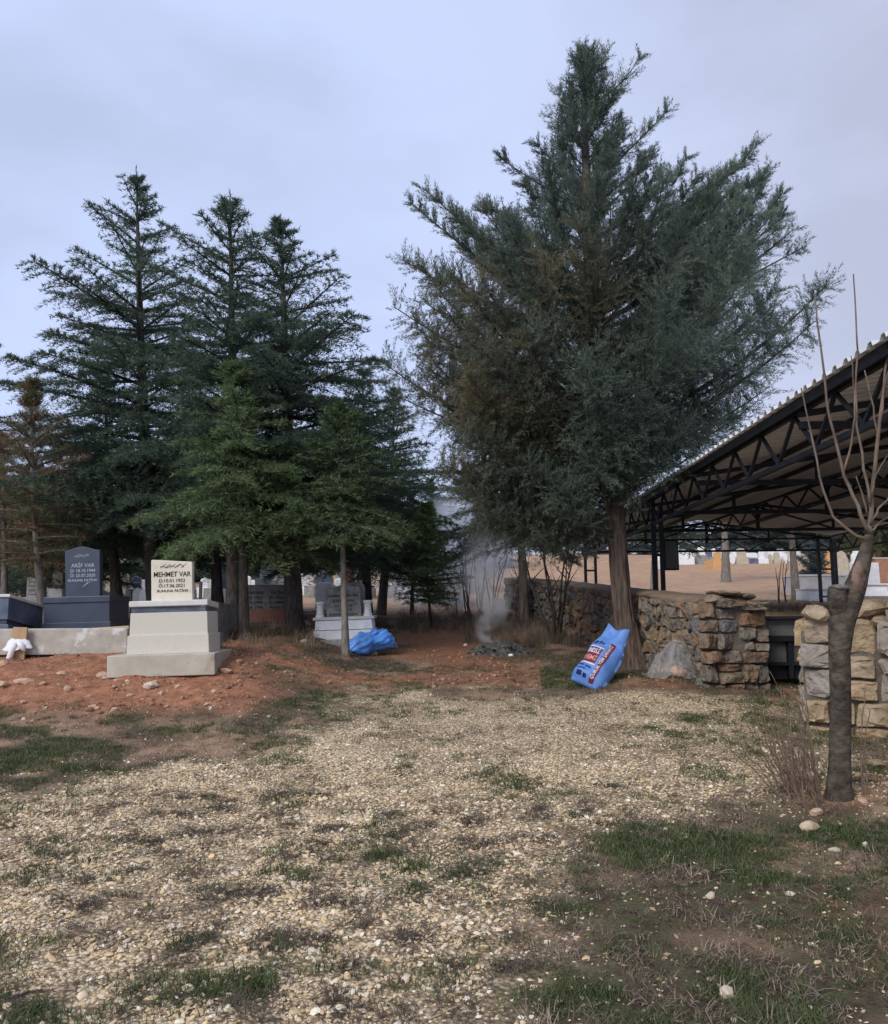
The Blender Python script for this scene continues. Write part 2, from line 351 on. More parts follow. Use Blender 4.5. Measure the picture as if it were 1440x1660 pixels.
# ---------------------------------------------------------------- what lies where on the ground (gravel, red soil, grass, straw)
def zones(x, y):
    x = np.asarray(x, float); y = np.asarray(y, float)
    u, v = proj(x, np.maximum(y, .6), zg(x, y))
    v = np.clip(v, 850, 2400)
    n1 = vnoise(x * .8 + 7, y * .8, 21); n2 = vnoise(x * 2.6, y * 2.6, 22); n3 = vnoise(x * 7, y * 7, 23)
    k = np.clip((v - 985) / 300, .1, 1.3)
    uu = u + (70 * n1 + 45 * n2) * k; vv = v + (26 * n1 + 16 * n2) * k
    lb = np.interp(vv, [1100, 1125, 1160, 1210, 1245, 1275, 1310, 1700], [620, 560, 560, 470, 300, 60, -400, -3000])
    rb = np.interp(vv, [1100, 1118, 1130, 1230, 1270, 1310, 1345, 1400, 1470, 1560, 1660, 2000], [900, 1120, 1330, 1350, 1300, 1180, 1000, 900, 830, 850, 760, 650])
    g = ss((uu - lb) / 260 + .5) * ss((rb - uu) / 420 + .5) * ss((vv - 1112) / 14)
    g = np.clip(g * (0.86 + .28 * n2), 0, 1)
    g = np.where(y < 11.8, g, 0)
    red = ss((1172 - vv) / 40) * ss((540 - uu) / 220) * ss((15.0 - y) / 2)
    red = np.maximum(red, .85 * ss((n1 + .3 * n2 + .25) / .6) * ss((1128 - vv) / 16) * ss((vv - 1000) / 20) * (u < 880))
    red = np.maximum(red, .9 * np.exp(-(((u - 1362) / 85) ** 2 + ((v - 1283) / 24) ** 2)))
    red = np.maximum(red, .55 * np.exp(-(((u - 1060) / 120) ** 2 + ((v - 1105) / 16) ** 2)))
    red = np.maximum(red, .7 * np.exp(-(((u - 1420) / 60) ** 2 + ((v - 1270) / 30) ** 2)))
    red = np.maximum(red, .35 * ss((n2 + n1 * .6 - .35) / .4) * (v > 1430) * (u > 900))
    grass = (1 - g) * (1 - red) * ss((n2 * .7 + n1 * .6 + .55) / .8)
    grass = np.where(v < 1000, grass * .35, grass)
    grass = np.where((v < 1290) & (u < 620), grass * .62, grass)
    red = np.maximum(red, .85 * ss((y - 38) / 5) * ss((n1 + .5) / .5) * (1 - ss((y - 62) / 6)))
    dry = ss((y - 19) / 4)
    dry = np.maximum(dry, .7 * (1 - g) * (1 - red) * ss((-n2 + .25 * n1 - .1) / .5))
    return g, red, grass, dry, u, v

def build_ground():
    ys = [-7.0]
    while ys[-1] < 420:
        y = ys[-1]; ys.append(y + (.35 if y < 1.5 else max(.055, .012 * y) if y < 20 else .035 * y))
    xs = [0.0]
    while xs[-1] < 260:
        x = xs[-1]; xs.append(x + (.075 if x < 5.5 else .13 if x < 9 else .08 * x))
    xs = np.array([-a for a in xs[:0:-1]] + xs); ys = np.array(ys)
    X, Y = np.meshgrid(xs, ys); X = X.ravel(); Y = Y.ravel(); Z = zg(X, Y)
    Z = Z + .008 * vnoise(X * 14, Y * 14, 31) * (Y < 16)
    nx, ny = len(xs), len(ys)
    i = np.arange(nx - 1)[None, :] + np.arange(ny - 1)[:, None] * nx; i = i.ravel()
    F = np.stack([i, i + 1, i + 1 + nx, i + nx], -1)
    g, red, grass, dry, u, v = zones(X, Y)
    m, nt, b = new_mat('ground'); N, L = nt.nodes, nt.links
    at = N.new('ShaderNodeAttribute'); at.attribute_name = 'tint'; sp = N.new('ShaderNodeSeparateColor'); L.new(at.outputs['Color'], sp.inputs[0])
    geo = N.new('ShaderNodeNewGeometry')
    def noise(s, d=6, ro=.6):
        n = N.new('ShaderNodeTexNoise'); n.inputs['Scale'].default_value = s; n.inputs['Detail'].default_value = d; n.inputs['Roughness'].default_value = ro
        L.new(geo.outputs['Position'], n.inputs['Vector']); return n.outputs['Fac']
    def ramp(f, stops):
        r = N.new('ShaderNodeValToRGB'); e = r.color_ramp.elements
        while len(e) < len(stops): e.new(.5)
        for k, (p, c) in enumerate(stops): e[k].position = p; e[k].color = col4(c)
        L.new(f, r.inputs['Fac']); return r.outputs['Color']
    def mix(a, bb, f):
        x = N.new('ShaderNodeMix'); x.data_type = 'RGBA'; L.new(a, x.inputs['A']); L.new(bb, x.inputs['B']); L.new(f, x.inputs['Factor']); return x.outputs['Result']
    def mul(a, k):
        x = N.new('ShaderNodeMath'); x.operation = 'MULTIPLY'; x.use_clamp = True; L.new(a, x.inputs[0])
        if isinstance(k, (int, float)): x.inputs[1].default_value = k
        else: L.new(k, x.inputs[1])
        return x.outputs[0]
    nf, nm, nc = noise(55), noise(9), noise(2.2)
    soil = ramp(nm, [(.3, (.055, .040, .029)), (.7, (.135, .098, .068))])
    redc = ramp(nm, [(.3, (.235, .100, .057)), (.55, (.36, .168, .096)), (.8, (.47, .255, .155))])
    grc = ramp(nf, [(.3, (.050, .056, .026)), (.7, (.13, .135, .066))])
    strw = ramp(nc, [(.3, (.42, .235, .155)), (.55, (.52, .345, .225)), (.75, (.42, .34, .21))])
    vo = N.new('ShaderNodeTexVoronoi'); vo.inputs['Scale'].default_value = 46; vo.inputs['Randomness'].default_value = 1
    L.new(geo.outputs['Position'], vo.inputs['Vector'])
    vs_ = N.new('ShaderNodeSeparateColor'); L.new(vo.outputs['Color'], vs_.inputs[0])
    peb = ramp(vs_.outputs[0], [(0, (.46, .33, .19)), (.4, (.68, .51, .30)), (.75, (.82, .65, .41)), (1, (.86, .75, .54))])
    gap = N.new('ShaderNodeMapRange'); gap.inputs['From Min'].default_value = .35; gap.inputs['From Max'].default_value = .75
    L.new(vo.outputs['Distance'], gap.inputs['Value'])
    gravel = mix(peb, soil, mul(gap.outputs[0], .8))
    c = mix(soil, redc, sp.outputs[1])
    dryA = at.outputs['Alpha']
    c = mix(c, strw, mul(dryA, .85))
    gm = N.new('ShaderNodeMapRange'); gm.inputs['From Min'].default_value = .40; gm.inputs['From Max'].default_value = .58; L.new(nm, gm.inputs['Value'])
    c = mix(c, grc, mul(mul(sp.outputs[2], .9), gm.outputs[0]))
    c = mix(c, gravel, mul(sp.outputs[0], .92))
    L.new(c, b.inputs['Base Color']); b.inputs['Roughness'].default_value = .95; b.inputs['Specular IOR Level'].default_value = .1
    bp = N.new('ShaderNodeBump'); bp.inputs['Strength'].default_value = .9; bp.inputs['Distance'].default_value = .03
    ad = N.new('ShaderNodeMath'); ad.operation = 'MULTIPLY_ADD'; L.new(nf, ad.inputs[0]); ad.inputs[1].default_value = .5; L.new(nm, ad.inputs[2])
    ad2 = N.new('ShaderNodeMath'); ad2.operation = 'MULTIPLY_ADD'; L.new(vo.outputs['Distance'], ad2.inputs[0]); L.new(mul(sp.outputs[0], .5), ad2.inputs[1]); ad2.inputs[1].default_value = -.5
    sb = N.new('ShaderNodeMath'); sb.operation = 'SUBTRACT'; L.new(ad.outputs[0], sb.inputs[0]); L.new(ad2.outputs[0], sb.inputs[1])
    L.new(sb.outputs[0], bp.inputs['Height']); L.new(bp.outputs['Normal'], b.inputs['Normal'])
    o = np_mesh('ground', np.stack([X, Y, Z], -1), F, m, tint=np.stack([g, red, grass, dry], -1), smooth=True)
    tag(o, 'rising ground of gravel, red soil and patchy grass', kind='structure')
    return m
M['ground'] = build_ground()

# ---------------------------------------------------------------- terrace behind the stone walls
WA, WB = np.array([3.08, 10.0]), np.array([1.72, 23.2])           # outer foot line of the long retaining wall
def terr_z(y): return float(np.interp(y, [7.5, 10.5, 13, 20, 23, 27], [1.22, 1.34, 1.40, 1.47, 1.56, 1.74]))
def build_terrace():
    ys = np.linspace(8.3, 26.5, 60); V = []; T = []
    nx = 40
    for y in ys:
        t = (y - WA[1]) / (WB[1] - WA[1])
        x0 = WA[0] + (WB[0] - WA[0]) * t + .3 if y > 10.75 else (4.6 if y > 8.9 else 4.05)
        for i in range(nx):
            x = x0 + (16 - x0) * (i / (nx - 1)) ** 1.4
            V.append((x, y, terr_z(y) + .02 * float(vnoise(x * 2, y * 2, 41))))
    F = []
    for j in range(len(ys) - 1):
        for i in range(nx - 1):
            a = j * nx + i; F.append((a, a + 1, a + nx + 1, a + nx))
    m = mat_noise('terrace_soil', (.22, .13, .075), (.36, .25, .145), 3, .95, .6, 30, stain=(.16, .15, .075), sscale=2, sramp=(.5, .65))
    o = np_mesh('terrace', np.array(V), np.array(F), m, smooth=True)
    tag(o, 'raised terrace of dry orange grass behind the stone walls', kind='structure')
build_terrace()

# ---------------------------------------------------------------- stone walls
def clip_cell(poly, p, q):
    mx, my = (p[0] + q[0]) / 2, (p[1] + q[1]) / 2; dx, dy = q[0] - p[0], q[1] - p[1]
    out = []; n = len(poly)
    for i in range(n):
        a, bq = poly[i], poly[(i + 1) % n]
        da = (a[0] - mx) * dx + (a[1] - my) * dy; db = (bq[0] - mx) * dx + (bq[1] - my) * dy
        if da <= 0: out.append(a)
        if (da < 0 < db) or (db < 0 < da):
            t = da / (da - db); out.append((a[0] + (bq[0] - a[0]) * t, a[1] + (bq[1] - a[1]) * t))
    return out
def stone_cells(Lx, Hz, sx, sz, rng):
    seeds = []; z = sz * .4; row = 0
    while z < Hz + .2 * sz:
        x = sx * (.3 + .5 * rng.random())
        while x < Lx + .1:
            seeds.append((x + rng.normal(0, .12 * sx), min(max(z + rng.normal(0, .13 * sz), .03), Hz - .02))); x += sx * (0.65 + .8 * rng.random())
        z += sz; row += 1
    cells = []
    for i, p in enumerate(seeds):
        poly = [(0, 0), (Lx, 0), (Lx, Hz), (0, Hz)]
        near = sorted(range(len(seeds)), key=lambda j: (seeds[j][0] - p[0]) ** 2 + (seeds[j][1] - p[1]) ** 2)[1:14]
        for j in near:
            poly = clip_cell(poly, p, seeds[j])
            if len(poly) < 3: break
        if len(poly) >= 3: cells.append(poly)
    return cells
def block_cells(Lx, Hz, sx, sz, rng):
    out = []; todo = [(0, 0, Lx, Hz)]
    while todo:
        x0, y0, x1, y1 = todo.pop(); w, h = x1 - x0, y1 - y0
        if w > sx * rng.uniform(1.15, 1.9) and w / sx >= h / sz * .8:
            c = x0 + w * rng.uniform(.36, .64); todo += [(x0, y0, c, y1), (c, y0, x1, y1)]; continue
        if h > sz * rng.uniform(1.15, 1.9):
            c = y0 + h * rng.uniform(.36, .64); todo += [(x0, y0, x1, c), (x0, c, x1, y1)]; continue
        if w > sx * 1.8: c = x0 + w / 2; todo += [(x0, y0, c, y1), (c, y0, x1, y1)]; continue
        j = lambda k: rng.uniform(-.02, .11) * k
        p = [(x0 + j(w), y0 + j(h)), (x0 + w * rng.uniform(.4, .6), y0 + j(h) * .6), (x1 - j(w), y0 + j(h)), (x1 - j(w) * .5, y0 + h * rng.uniform(.4, .6)), (x1 - j(w), y1 - j(h)), (x0 + w * rng.uniform(.4, .6), y1 - j(h) * .6), (x0 + j(w), y1 - j(h))]
        out.append(p)
    return out
def wall_stones(parent, org, ex, ey, hz0, hz1, Lx, sx, sz, mat, rng, gap=.012, proud=(.03, .09), lim=300, cells=None):
    """stones on the face that starts at org, runs along ex, and looks along ey (outwards)"""
    cells = sorted((cells or stone_cells)(Lx, 1.0, sx, sz, rng), key=lambda c: sum(p[0] for p in c) / len(c)); k = 0; rest = MB()
    for poly in cells:
        cx = sum(p[0] for p in poly) / len(poly); cz = sum(p[1] for p in poly) / len(poly)
        area = abs(sum(poly[i][0] * poly[(i + 1) % len(poly)][1] - poly[(i + 1) % len(poly)][0] * poly[i][1] for i in range(len(poly)))) / 2
        if area < .004: continue
        pr = rng.uniform(*proud); n = len(poly)
        bot = hz0(cx); H = hz1(cx) - bot
        # round off the corners: every corner becomes two points
        pts = []
        for i in range(n):
            a, c, d = poly[i - 1], poly[i], poly[(i + 1) % n]
            for q in (a, d):
                f = rng.uniform(.05, .17); pts.append((c[0] + (q[0] - c[0]) * f, c[1] + (q[1] - c[1]) * f))
        r = math.sqrt(area); sh = max(.6, 1 - gap / r); vs = []; m = len(pts)
        def w3(x, z, d):
            p = org + ex * x + ey * d; return (p[0], p[1], bot + z * H)
        for (x, z) in pts:
            vs.append(w3(cx + (x - cx) * sh, cz + (z - cz) * sh, -.03))
        tx, tz = rng.normal(0, .22), rng.normal(0, .22)
        for (x, z) in pts:
            f = sh * rng.uniform(.88, 1.02)
            dd = pr * rng.uniform(.7, .95) + tx * (x - cx) + tz * (z - cz)
            vs.append(w3(cx + (x - cx) * f, cz + (z - cz) * f, max(dd, .005)))
        for (x, z) in pts:
            f = sh * rng.uniform(.55, .9)
            dd = pr * rng.uniform(.85, 1.3) + tx * (x - cx) + tz * (z - cz)
            vs.append(w3(cx + (x - cx) * f, cz + (z - cz) * f, max(dd, .01)))
        fs = []
        for i in range(m):
            j = (i + 1) % m; fs += [(i, j, m + j, m + i), (m + i, m + j, 2 * m + j, 2 * m + i)]
        fs.append(tuple(2 * m + i for i in range(m)))
        loc = parent.location
        lv = [(v[0] - loc[0], v[1] - loc[1], v[2] - loc[2]) for v in vs]
        if k < lim: MB().add(lv, fs).build('stone', mat, parent)
        else: rest.add(lv, fs)
        k += 1
    if rest.v: rest.build('far_stone', mat, parent)['kind'] = 'stuff'
def rock_mesh(name, size, rng, sub=2, planes=9):
    bm = bmesh.new(); bmesh.ops.create_icosphere(bm, subdivisions=sub, radius=1)
    pl = []
    for _ in range(planes):
        n = Vector(rng.normal(0, 1, 3)).normalized(); pl.append((n, rng.uniform(.55, .85)))
    for v in bm.verts:
        for n, d in pl:
            k = v.co.dot(n)
            if k > d: v.co -= n * (k - d)
        v.co += Vector(rng.normal(0, .018, 3))
        v.co = Vector((v.co.x * size[0], v.co.y * size[1], v.co.z * size[2]))
    me = bpy.data.meshes.new(name); bm.to_mesh(me); bm.free(); return me

rngw = np.random.default_rng(11)
wl_len = float(np.linalg.norm(WB - WA)); wdir = np.append((WB - WA) / wl_len, 0); wout = np.array([-wdir[1], wdir[0], 0])
lw_ = thing('stone_wall', (WA[0], WA[1], .4), 'long rubble stone retaining wall with ruined end pier behind the big tree', 'wall')
lo = np.array(lw_.location)
top1 = lambda s: 1.56 + .0565 * s
def bot1(s):
    p = WA + (WB - WA) * (s / wl_len); return float(zg(p[0], p[1])) - .08
def W3(s, t, z): # along the long wall, t inwards
    p = np.array([WA[0], WA[1], 0]) + wdir * s - wout * t; return (p[0] - lo[0], p[1] - lo[1], z - lo[2])
mbw = MB()
ns = 14
for i in range(ns):
    s0, s1 = wl_len * i / ns, wl_len * (i + 1) / ns
    vs = [W3(s0, .03, bot1(s0) - .3), W3(s1, .03, bot1(s1) - .3), W3(s1, .03, top1(s1) - .05), W3(s0, .03, top1(s0) - .05),
          W3(s0, .62, bot1(s0) - .3), W3(s1, .62, bot1(s1) - .3), W3(s1, .62, top1(s1) - .05), W3(s0, .62, top1(s0) - .05)]
    mbw.add(vs, [(0, 1, 2, 3), (5, 4, 7, 6), (3, 2, 6, 7), (4, 0, 3, 7), (1, 5, 6, 2)])
mbw.build('core', M['mortar'], lw_)
mbc = MB(); nv = 40; vs = []; fs = []
for i in range(nv + 1):
    s = .35 + (wl_len - .35) * i / nv
    for t, dz in ((-.02, -.05), (-.05, .0), (.12, .035), (.34, .05), (.6, .02), (.75, -.05), (.78, -.3)):
        vs.append(W3(s, t + rngw.normal(0, .012), top1(s) + dz + rngw.normal(0, .008)))
for i in range(nv):
    for k in range(6):
        a = i * 7 + k; fs.append((a, a + 1, a + 8, a + 7))
fs.append(tuple(range(6, -1, -1)))
mbc.add(vs, fs); mbc.build('earth_cap', M['cap'], lw_, smooth=True)
wall_stones(lw_, np.array([WA[0], WA[1], 0]), wdir, wout, bot1, lambda s: top1(s) - .03, wl_len, .20, .16, M['wallstone'], rngw, gap=.010, proud=(.02, .055), lim=215)
# the frontal end of that wall, ragged, a little higher on its left half
exe = np.array([math.cos(R(-12)), -math.sin(R(-12)), 0]); eye_ = np.array([exe[1], -exe[0], 0]); eye_ = eye_ if eye_[1] < 0 else -eye_
wall_stones(lw_, np.array([WA[0] - .03, WA[1] - .04, 0]), exe, eye_, lambda s: .33, lambda s: 1.60 - .10 * (s / .92) ** 3, .90, .26, .115, M['wallstone'], rngw, gap=.006, proud=(.02, .13), cells=block_cells)
mb = MB(); q0 = np.array([WA[0], WA[1] + .0, 0]) - lo; q1 = q0 + exe * .88
mb.add([(q0[0], q0[1], -.2), (q1[0], q1[1], -.2), (q1[0], q1[1], 1.08), (q0[0], q0[1], 1.1),
        (q0[0], q0[1] + .5, -.2), (q1[0] - .02, q1[1] + .5, -.2), (q1[0] - .02, q1[1] + .5, 1.08), (q0[0], q0[1] + .5, 1.1)],
       [(0, 1, 2, 3), (5, 4, 7, 6), (1, 5, 6, 2), (4, 0, 3, 7), (3, 2, 6, 7), (0, 4, 5, 1)]); mb.build('pier_core', M['mortar'], lw_)
sx_ = q1 - np.array([0, .02, 0])
wall_stones(lw_, np.array(q1 + lo + np.array([.0, 0, 0])), np.array([-.03, 1.0, 0]), np.array([1.0, .03, 0]), lambda s: .33, lambda s: 1.5, .5, .24, .13, M['wallstone'], rngw, proud=(.02, .05), cells=block_cells)
for (u, v, sx, sy, sz, yy) in [(1172, 963, .26, .2, .045, 10.1), (1200, 968, .2, .2, .05, 10.2), (1150, 971, .17, .18, .06, 10.05), (1218, 980, .14, .2, .05, 10.15), (1185, 974, .22, .22, .05, 10.1)]:
    me = rock_mesh('cap_stone', (sx, sy, sz), rngw, 2, 7); o = link_mesh('cap_stone', me, M['wallstone'], lw_)
    p = P(u, v, yy) - lo; o.location = p; o.rotation_euler = (rngw.normal(0, .08), rngw.normal(0, .12), rngw.uniform(0, 3))

# right-hand wall behind the cut tree
RA, RB = P(1303, 1100, 8.45), P(1500, 1100, 7.75)
rw = thing('stone_wall', (RA[0], RA[1], .2), 'warm brown rubble wall behind the cut tree at the right edge', 'wall')
rl = np.array(rw.location); rlen = 2.6; rd = np.append((RB - RA)[:2] / np.linalg.norm((RB - RA)[:2]), 0); ro_ = np.array([rd[1], -rd[0], 0])
rtop = lambda s: 1.33 + .05 * math.sin(s * 3)
mb = MB(); p0 = np.array([0, 0, -.3]); p1 = rd * rlen + p0
mb.add([p0, p1, p1 + np.array([0, 0, 1.34]), p0 + np.array([0, 0, 1.34]), p0 - ro_ * .6, p1 - ro_ * .6, p1 - ro_ * .6 + np.array([0, 0, 1.34]), p0 - ro_ * .6 + np.array([0, 0, 1.34])],
       [(0, 1, 2, 3), (5, 4, 7, 6), (1, 5, 6, 2), (4, 0, 3, 7), (3, 2, 6, 7), (0, 4, 5, 1)]); mb.build('core', M['mortar'], rw)
wall_stones(rw, np.array([RA[0], RA[1], 0]), rd, ro_, lambda s: .05, rtop, rlen, .27, .17, M['wallstone2'], rngw, gap=.006, proud=(.03, .10), cells=block_cells)
wall_stones(rw, np.array([RA[0], RA[1], 0]) - ro_ * .55, ro_, -rd, lambda s: .05, rtop, .55, .27, .17, M['wallstone2'], rngw, gap=.006, proud=(.03, .08), cells=block_cells)
for (u, v, sx, sy, sz, yy) in [(1322, 996, .15, .2, .10, 8.3), (1402, 990, .27, .2, .12, 8.25), (1430, 1012, .16, .2, .09, 8.1), (1365, 1020, .2, .2, .06, 8.2), (1475, 1000, .25, .2, .1, 7.9)]:
    me = rock_mesh('cap_stone', (sx, sy, sz), rngw, 2, 8); o = link_mesh('cap_stone', me, M['wallstone2'], rw)
    o.location = P(u, v, yy) - rl; o.rotation_euler = (rngw.normal(0, .08), rngw.normal(0, .1), rngw.uniform(-.4, .4))

# dark metal barrier with grey boards filling the gap between the two walls
bx0, bx1, by = P(1228, 1050, 10.6)[0], P(1335, 1050, 10.6)[0], 10.6
ba = thing('low_barrier', (bx0, by, .45), 'low black metal frame with grey panels between the two stone walls', 'barrier')
def bz(v): return P(1270, v, by)[2] - .45
wb = bx1 - bx0
MB().box((wb / 2, .03, (bz(1003) + bz(1031)) / 2), (wb, .06, bz(1003) - bz(1031))).build('top_board', M['panelgrey'], ba, bevel=.004)
MB().box((wb / 2, -.0, (bz(999) + bz(1003.5)) / 2), (wb, .22, bz(999) - bz(1003.5))).build('coping', M['dark'], ba, bevel=.004)
MB().box((wb / 2, .0, (bz(1031) + bz(1040)) / 2), (wb, .1, bz(1031.3) - bz(1040))).build('rail', M['dark'], ba, bevel=.004)
MB().box((wb / 2, .0, (bz(1074) + bz(1079)) / 2), (wb, .07, bz(1074) - bz(1079))).build('rail', M['dark'], ba, bevel=.004)
for u in (1232, 1281, 1330):
    xx = P(u, 1060, by)[0] - bx0; MB().box((xx, .0, (bz(1040) + bz(1100)) / 2), (.055, .06, bz(1040.3) - bz(1100))).build('post', M['dark'], ba, bevel=.004)
for a, c in ((1232, 1281), (1281, 1330)):
    xa, xc = P(a, 1060, by)[0] - bx0 + .03, P(c, 1060, by)[0] - bx0 - .03
    MB().box(((xa + xc) / 2, .05, (bz(1040) + bz(1074)) / 2), (xc - xa, .02, bz(1040.3) - bz(1073.5))).build('panel', M['panelgrey'], ba)
    MB().box(((xa + xc) / 2, .06, (bz(1079) + bz(1102)) / 2), (xc - xa, .02, bz(1079.3) - bz(1102))).build('panel', M['dark'], ba)

# ---------------------------------------------------------------- open shelter with corrugated gable roof
PHI = R(1.8); SX0 = 3.20
def Q(a, w, z): return Vector((SX0 + math.sin(PHI) * a + math.cos(PHI) * w, math.cos(PHI) * a - math.sin(PHI) * w, z))
EZ, RZ, SPAN = 3.385, 3.86, 6.83
A0, A1 = 4.3, 23.0
so = Q(A1, SPAN / 2, 1.5)
sh = thing('open_shelter', so, 'long open shelter with black steel trusses under a corrugated gable roof', 'shelter')
def q(a, w, z): return Q(a, w, z) - so
def roofz(w): return EZ + (RZ - EZ) * (1 - abs(w - SPAN / 2) / (SPAN / 2))
def sheet(a0, a1, w0, w1, lift):
    prof = []; a = a0; pt = .203
    while a < a1 - 1e-6:
        for da, dz in ((0, 0), (.10, 0), (.122, .042), (.172, .042)):
            if a + da <= a1: prof.append((a + da, dz))
        a += pt
    prof.append((a1, 0)); n = len(prof); mbx = MB(); vs = []
    for off in (0.006, 0):
        for w in (w0, w1):
            for (aa, dz) in prof: vs.append(q(aa, w, roofz(w) + .075 + lift + dz + off))
    top = [(i, i + 1, n + i + 1, n + i) for i in range(n - 1)]
    bot = [(2 * n + i, 3 * n + i, 3 * n + i + 1, 2 * n + i + 1) for i in range(n - 1)]
    ed = [(i, 2 * n + i, 2 * n + i + 1, i + 1) for i in range(n - 1)] + [(n + i, n + i + 1, 3 * n + i + 1, 3 * n + i) for i in range(n - 1)]
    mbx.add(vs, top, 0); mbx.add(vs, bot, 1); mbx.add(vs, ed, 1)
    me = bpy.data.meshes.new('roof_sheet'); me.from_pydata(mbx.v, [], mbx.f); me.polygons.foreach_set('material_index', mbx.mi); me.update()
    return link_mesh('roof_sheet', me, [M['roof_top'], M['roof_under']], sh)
a = A0; k = 0
while a < A1 + .2:
    b_ = min(a + 1.015, A1 + .3)
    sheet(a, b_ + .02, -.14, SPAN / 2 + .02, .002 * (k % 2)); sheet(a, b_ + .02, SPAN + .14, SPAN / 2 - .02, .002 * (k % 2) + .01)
    a = b_; k += 1
D = M['dark']
def girder(w, z1, z0, a0, a1, step, th=.055):
    g = MB(); g.bar(q(a0, w, z1), q(a1, w, z1), th, th); g.bar(q(a0, w, z0), q(a1, w, z0), th, th)
    go = g.build('lattice_girder', D, sh)
    n = int(round((a1 - a0) / step)); st = (a1 - a0) / n
    for i in range(n):
        c = a0 + st * i
        MB().bar(q(c, w, z1 - .02), q(c + st / 2, w, z0 + .02), th * .62).build('web_bar', D, go)
        MB().bar(q(c + st / 2, w, z0 + .02), q(c + st, w, z1 - .02), th * .62).build('web_bar', D, go)
girder(0.05, EZ + .0, EZ - .44, A0, A1, .92, .052); girder(SPAN - .05, EZ, EZ - .40, A0, A1, .92, .05)
girder(SPAN / 2, RZ - .06, RZ - .42, A0, A1, 1.2, .05)
MB().box((0, 0, 0), (1, 1, 1)).v
fb = MB(); fb.bar(q(A0, -.06, EZ + .02), q(A1 + .25, -.06, EZ + .02), .02, .10); fb.build('fascia_board', D, sh)
for w in (1.15, 2.3, 4.5, 5.65):
    MB().bar(q(A0, w, roofz(w) + .02), q(A1 + .2, w, roofz(w) + .02), .05, .07).build('purlin', D, sh)
for a in (A1, 18.9, 15.2, 11.5, 7.8, 4.5):
    t = MB(); t.bar(q(a, 0, EZ - .05), q(a, SPAN / 2, RZ - .05), .05, .06); t.bar(q(a, SPAN, EZ - .05), q(a, SPAN / 2, RZ - .05), .05, .06)
    if a != A1: t.bar(q(a, 0.0, EZ - .16), q(a, SPAN, EZ - .16), .06, .07)
    to = t.build('truss', D, sh)
    MB().bar(q(a, SPAN / 2, EZ - .16), q(a, SPAN / 2, RZ - .05), .07).build('king_post', D, to)
    for w in (SPAN * .25, SPAN * .75):
        MB().bar(q(a, w, EZ - .16), q(a, w, roofz(w) - .06), .05).build('strut', D, to)
        MB().bar(q(a, w, EZ - .14), q(a, SPAN / 2, RZ - .1), .04).build('strut', D, to)
t = MB(); t.bar(q(A1, 0, EZ - .37), q(A1, SPAN, EZ - .37), .05, .055); t.bar(q(A1, 0, EZ - .045), q(A1, SPAN, EZ - .045), .05, .05); to = t.build('tie_beam', D, sh)
n = 12
for i in range(n):
    w = SPAN * i / n; z0, z1 = EZ - .37, EZ - .045
    if i % 2: z0, z1 = z1, z0
    MB().bar(q(A1, w, z0), q(A1, w + SPAN / n, z1), .028).build('web_bar', D, to)
def post(a, w, legs, zb):
    p0 = thing0 = None
    first = legs[0]; po = MB().bar(q(a + first[0], w + first[1], zb), q(a + first[0], w + first[1], EZ - .02), .075).build('post', D, sh)
    for l in legs[1:]:
        MB().bar(q(a + l[0], w + l[1], zb), q(a + l[0], w + l[1], EZ - .05), .07).build('leg', D, po)
    for z in np.arange(zb + .35, EZ - .2, .75):
        for l0, l1 in zip(legs[:-1], legs[1:]):
            MB().bar(q(a + l0[0], w + l0[1], z), q(a + l1[0], w + l1[1], z), .05).build('rung', D, po)
post(A1, 0.02, [(0, 0), (0, .28)], 1.4); post(14.5, 0.05, [(0, 0), (0.1, .16)], 1.3)
post(A1 - .1, SPAN - .05, [(0, -.36), (0, 0), (.15, .16)], 1.38); post(14.5, SPAN, [(0, 0), (0, .2)], 1.3)
post(6.6, SPAN, [(0, 0), (0, .2)], 1.1); post(6.2, SPAN / 2 + 2, [(0, 0), (0, .2)], 1.1)
jb = thing('junction_box', q(14.7, .28, EZ - 1.25) + so, 'dark grey steel box hanging beside the middle shelter post', 'box')
MB().box((.1, .0, .27), (.26, .16, .54)).build('case', M['dark'], jb, bevel=.008); MB().box((.1, -.085, .27), (.22, .012, .48)).build('door', M['panelgrey'], jb, bevel=.003)

# ---------------------------------------------------------------- gravestones
def text_obj(s, size, parent, loc, mat, name='lettering', bold=0.0, depth=.003, align='CENTER', spacing=1.0, scale_x=1.0):
    cu = bpy.data.curves.new(name, 'FONT'); cu.body = s; cu.size = size; cu.align_x = align; cu.extrude = depth; cu.offset = bold; cu.space_character = spacing
    cu.resolution_u = 3
    tmp = bpy.data.objects.new(name, cu); COL.objects.link(tmp); bpy.context.view_layer.update()
    me = bpy.data.meshes.new_from_object(tmp.evaluated_get(bpy.context.evaluated_depsgraph_get()))
    bpy.data.objects.remove(tmp); me.name = name
    o = link_mesh(name, me, mat, parent); o.location = loc; o.rotation_euler = (R(90), 0, 0); o.scale = (scale_x, 1, 1)
    return o
def calligraphy(parent, cx, z, w, y, mat, seed=1, th=.0035):
    rng = np.random.default_rng(seed); mb = MB()
    xs = np.linspace(-w / 2, w / 2, 26); zs = z + .012 * np.sin(np.linspace(0, 17, 26)) + .012 * np.linspace(-1, 1, 26) + rng.normal(0, .005, 26)
    mb.tube([(cx + x, y, zz) for x, zz in zip(xs, zs)], [th * (.6 + .7 * abs(math.sin(i * 1.1))) for i in range(26)], 5)
    for k in range(5):
        x = cx - w * .4 + w * .8 * k / 4 + rng.normal(0, .01); mb.tube([(x - .03, y, z - .02), (x, y, z + .004), (x + .045, y, z + .034)], [th * .6, th, th * .5], 5)
    return mb.build('calligraphy', mat, parent)
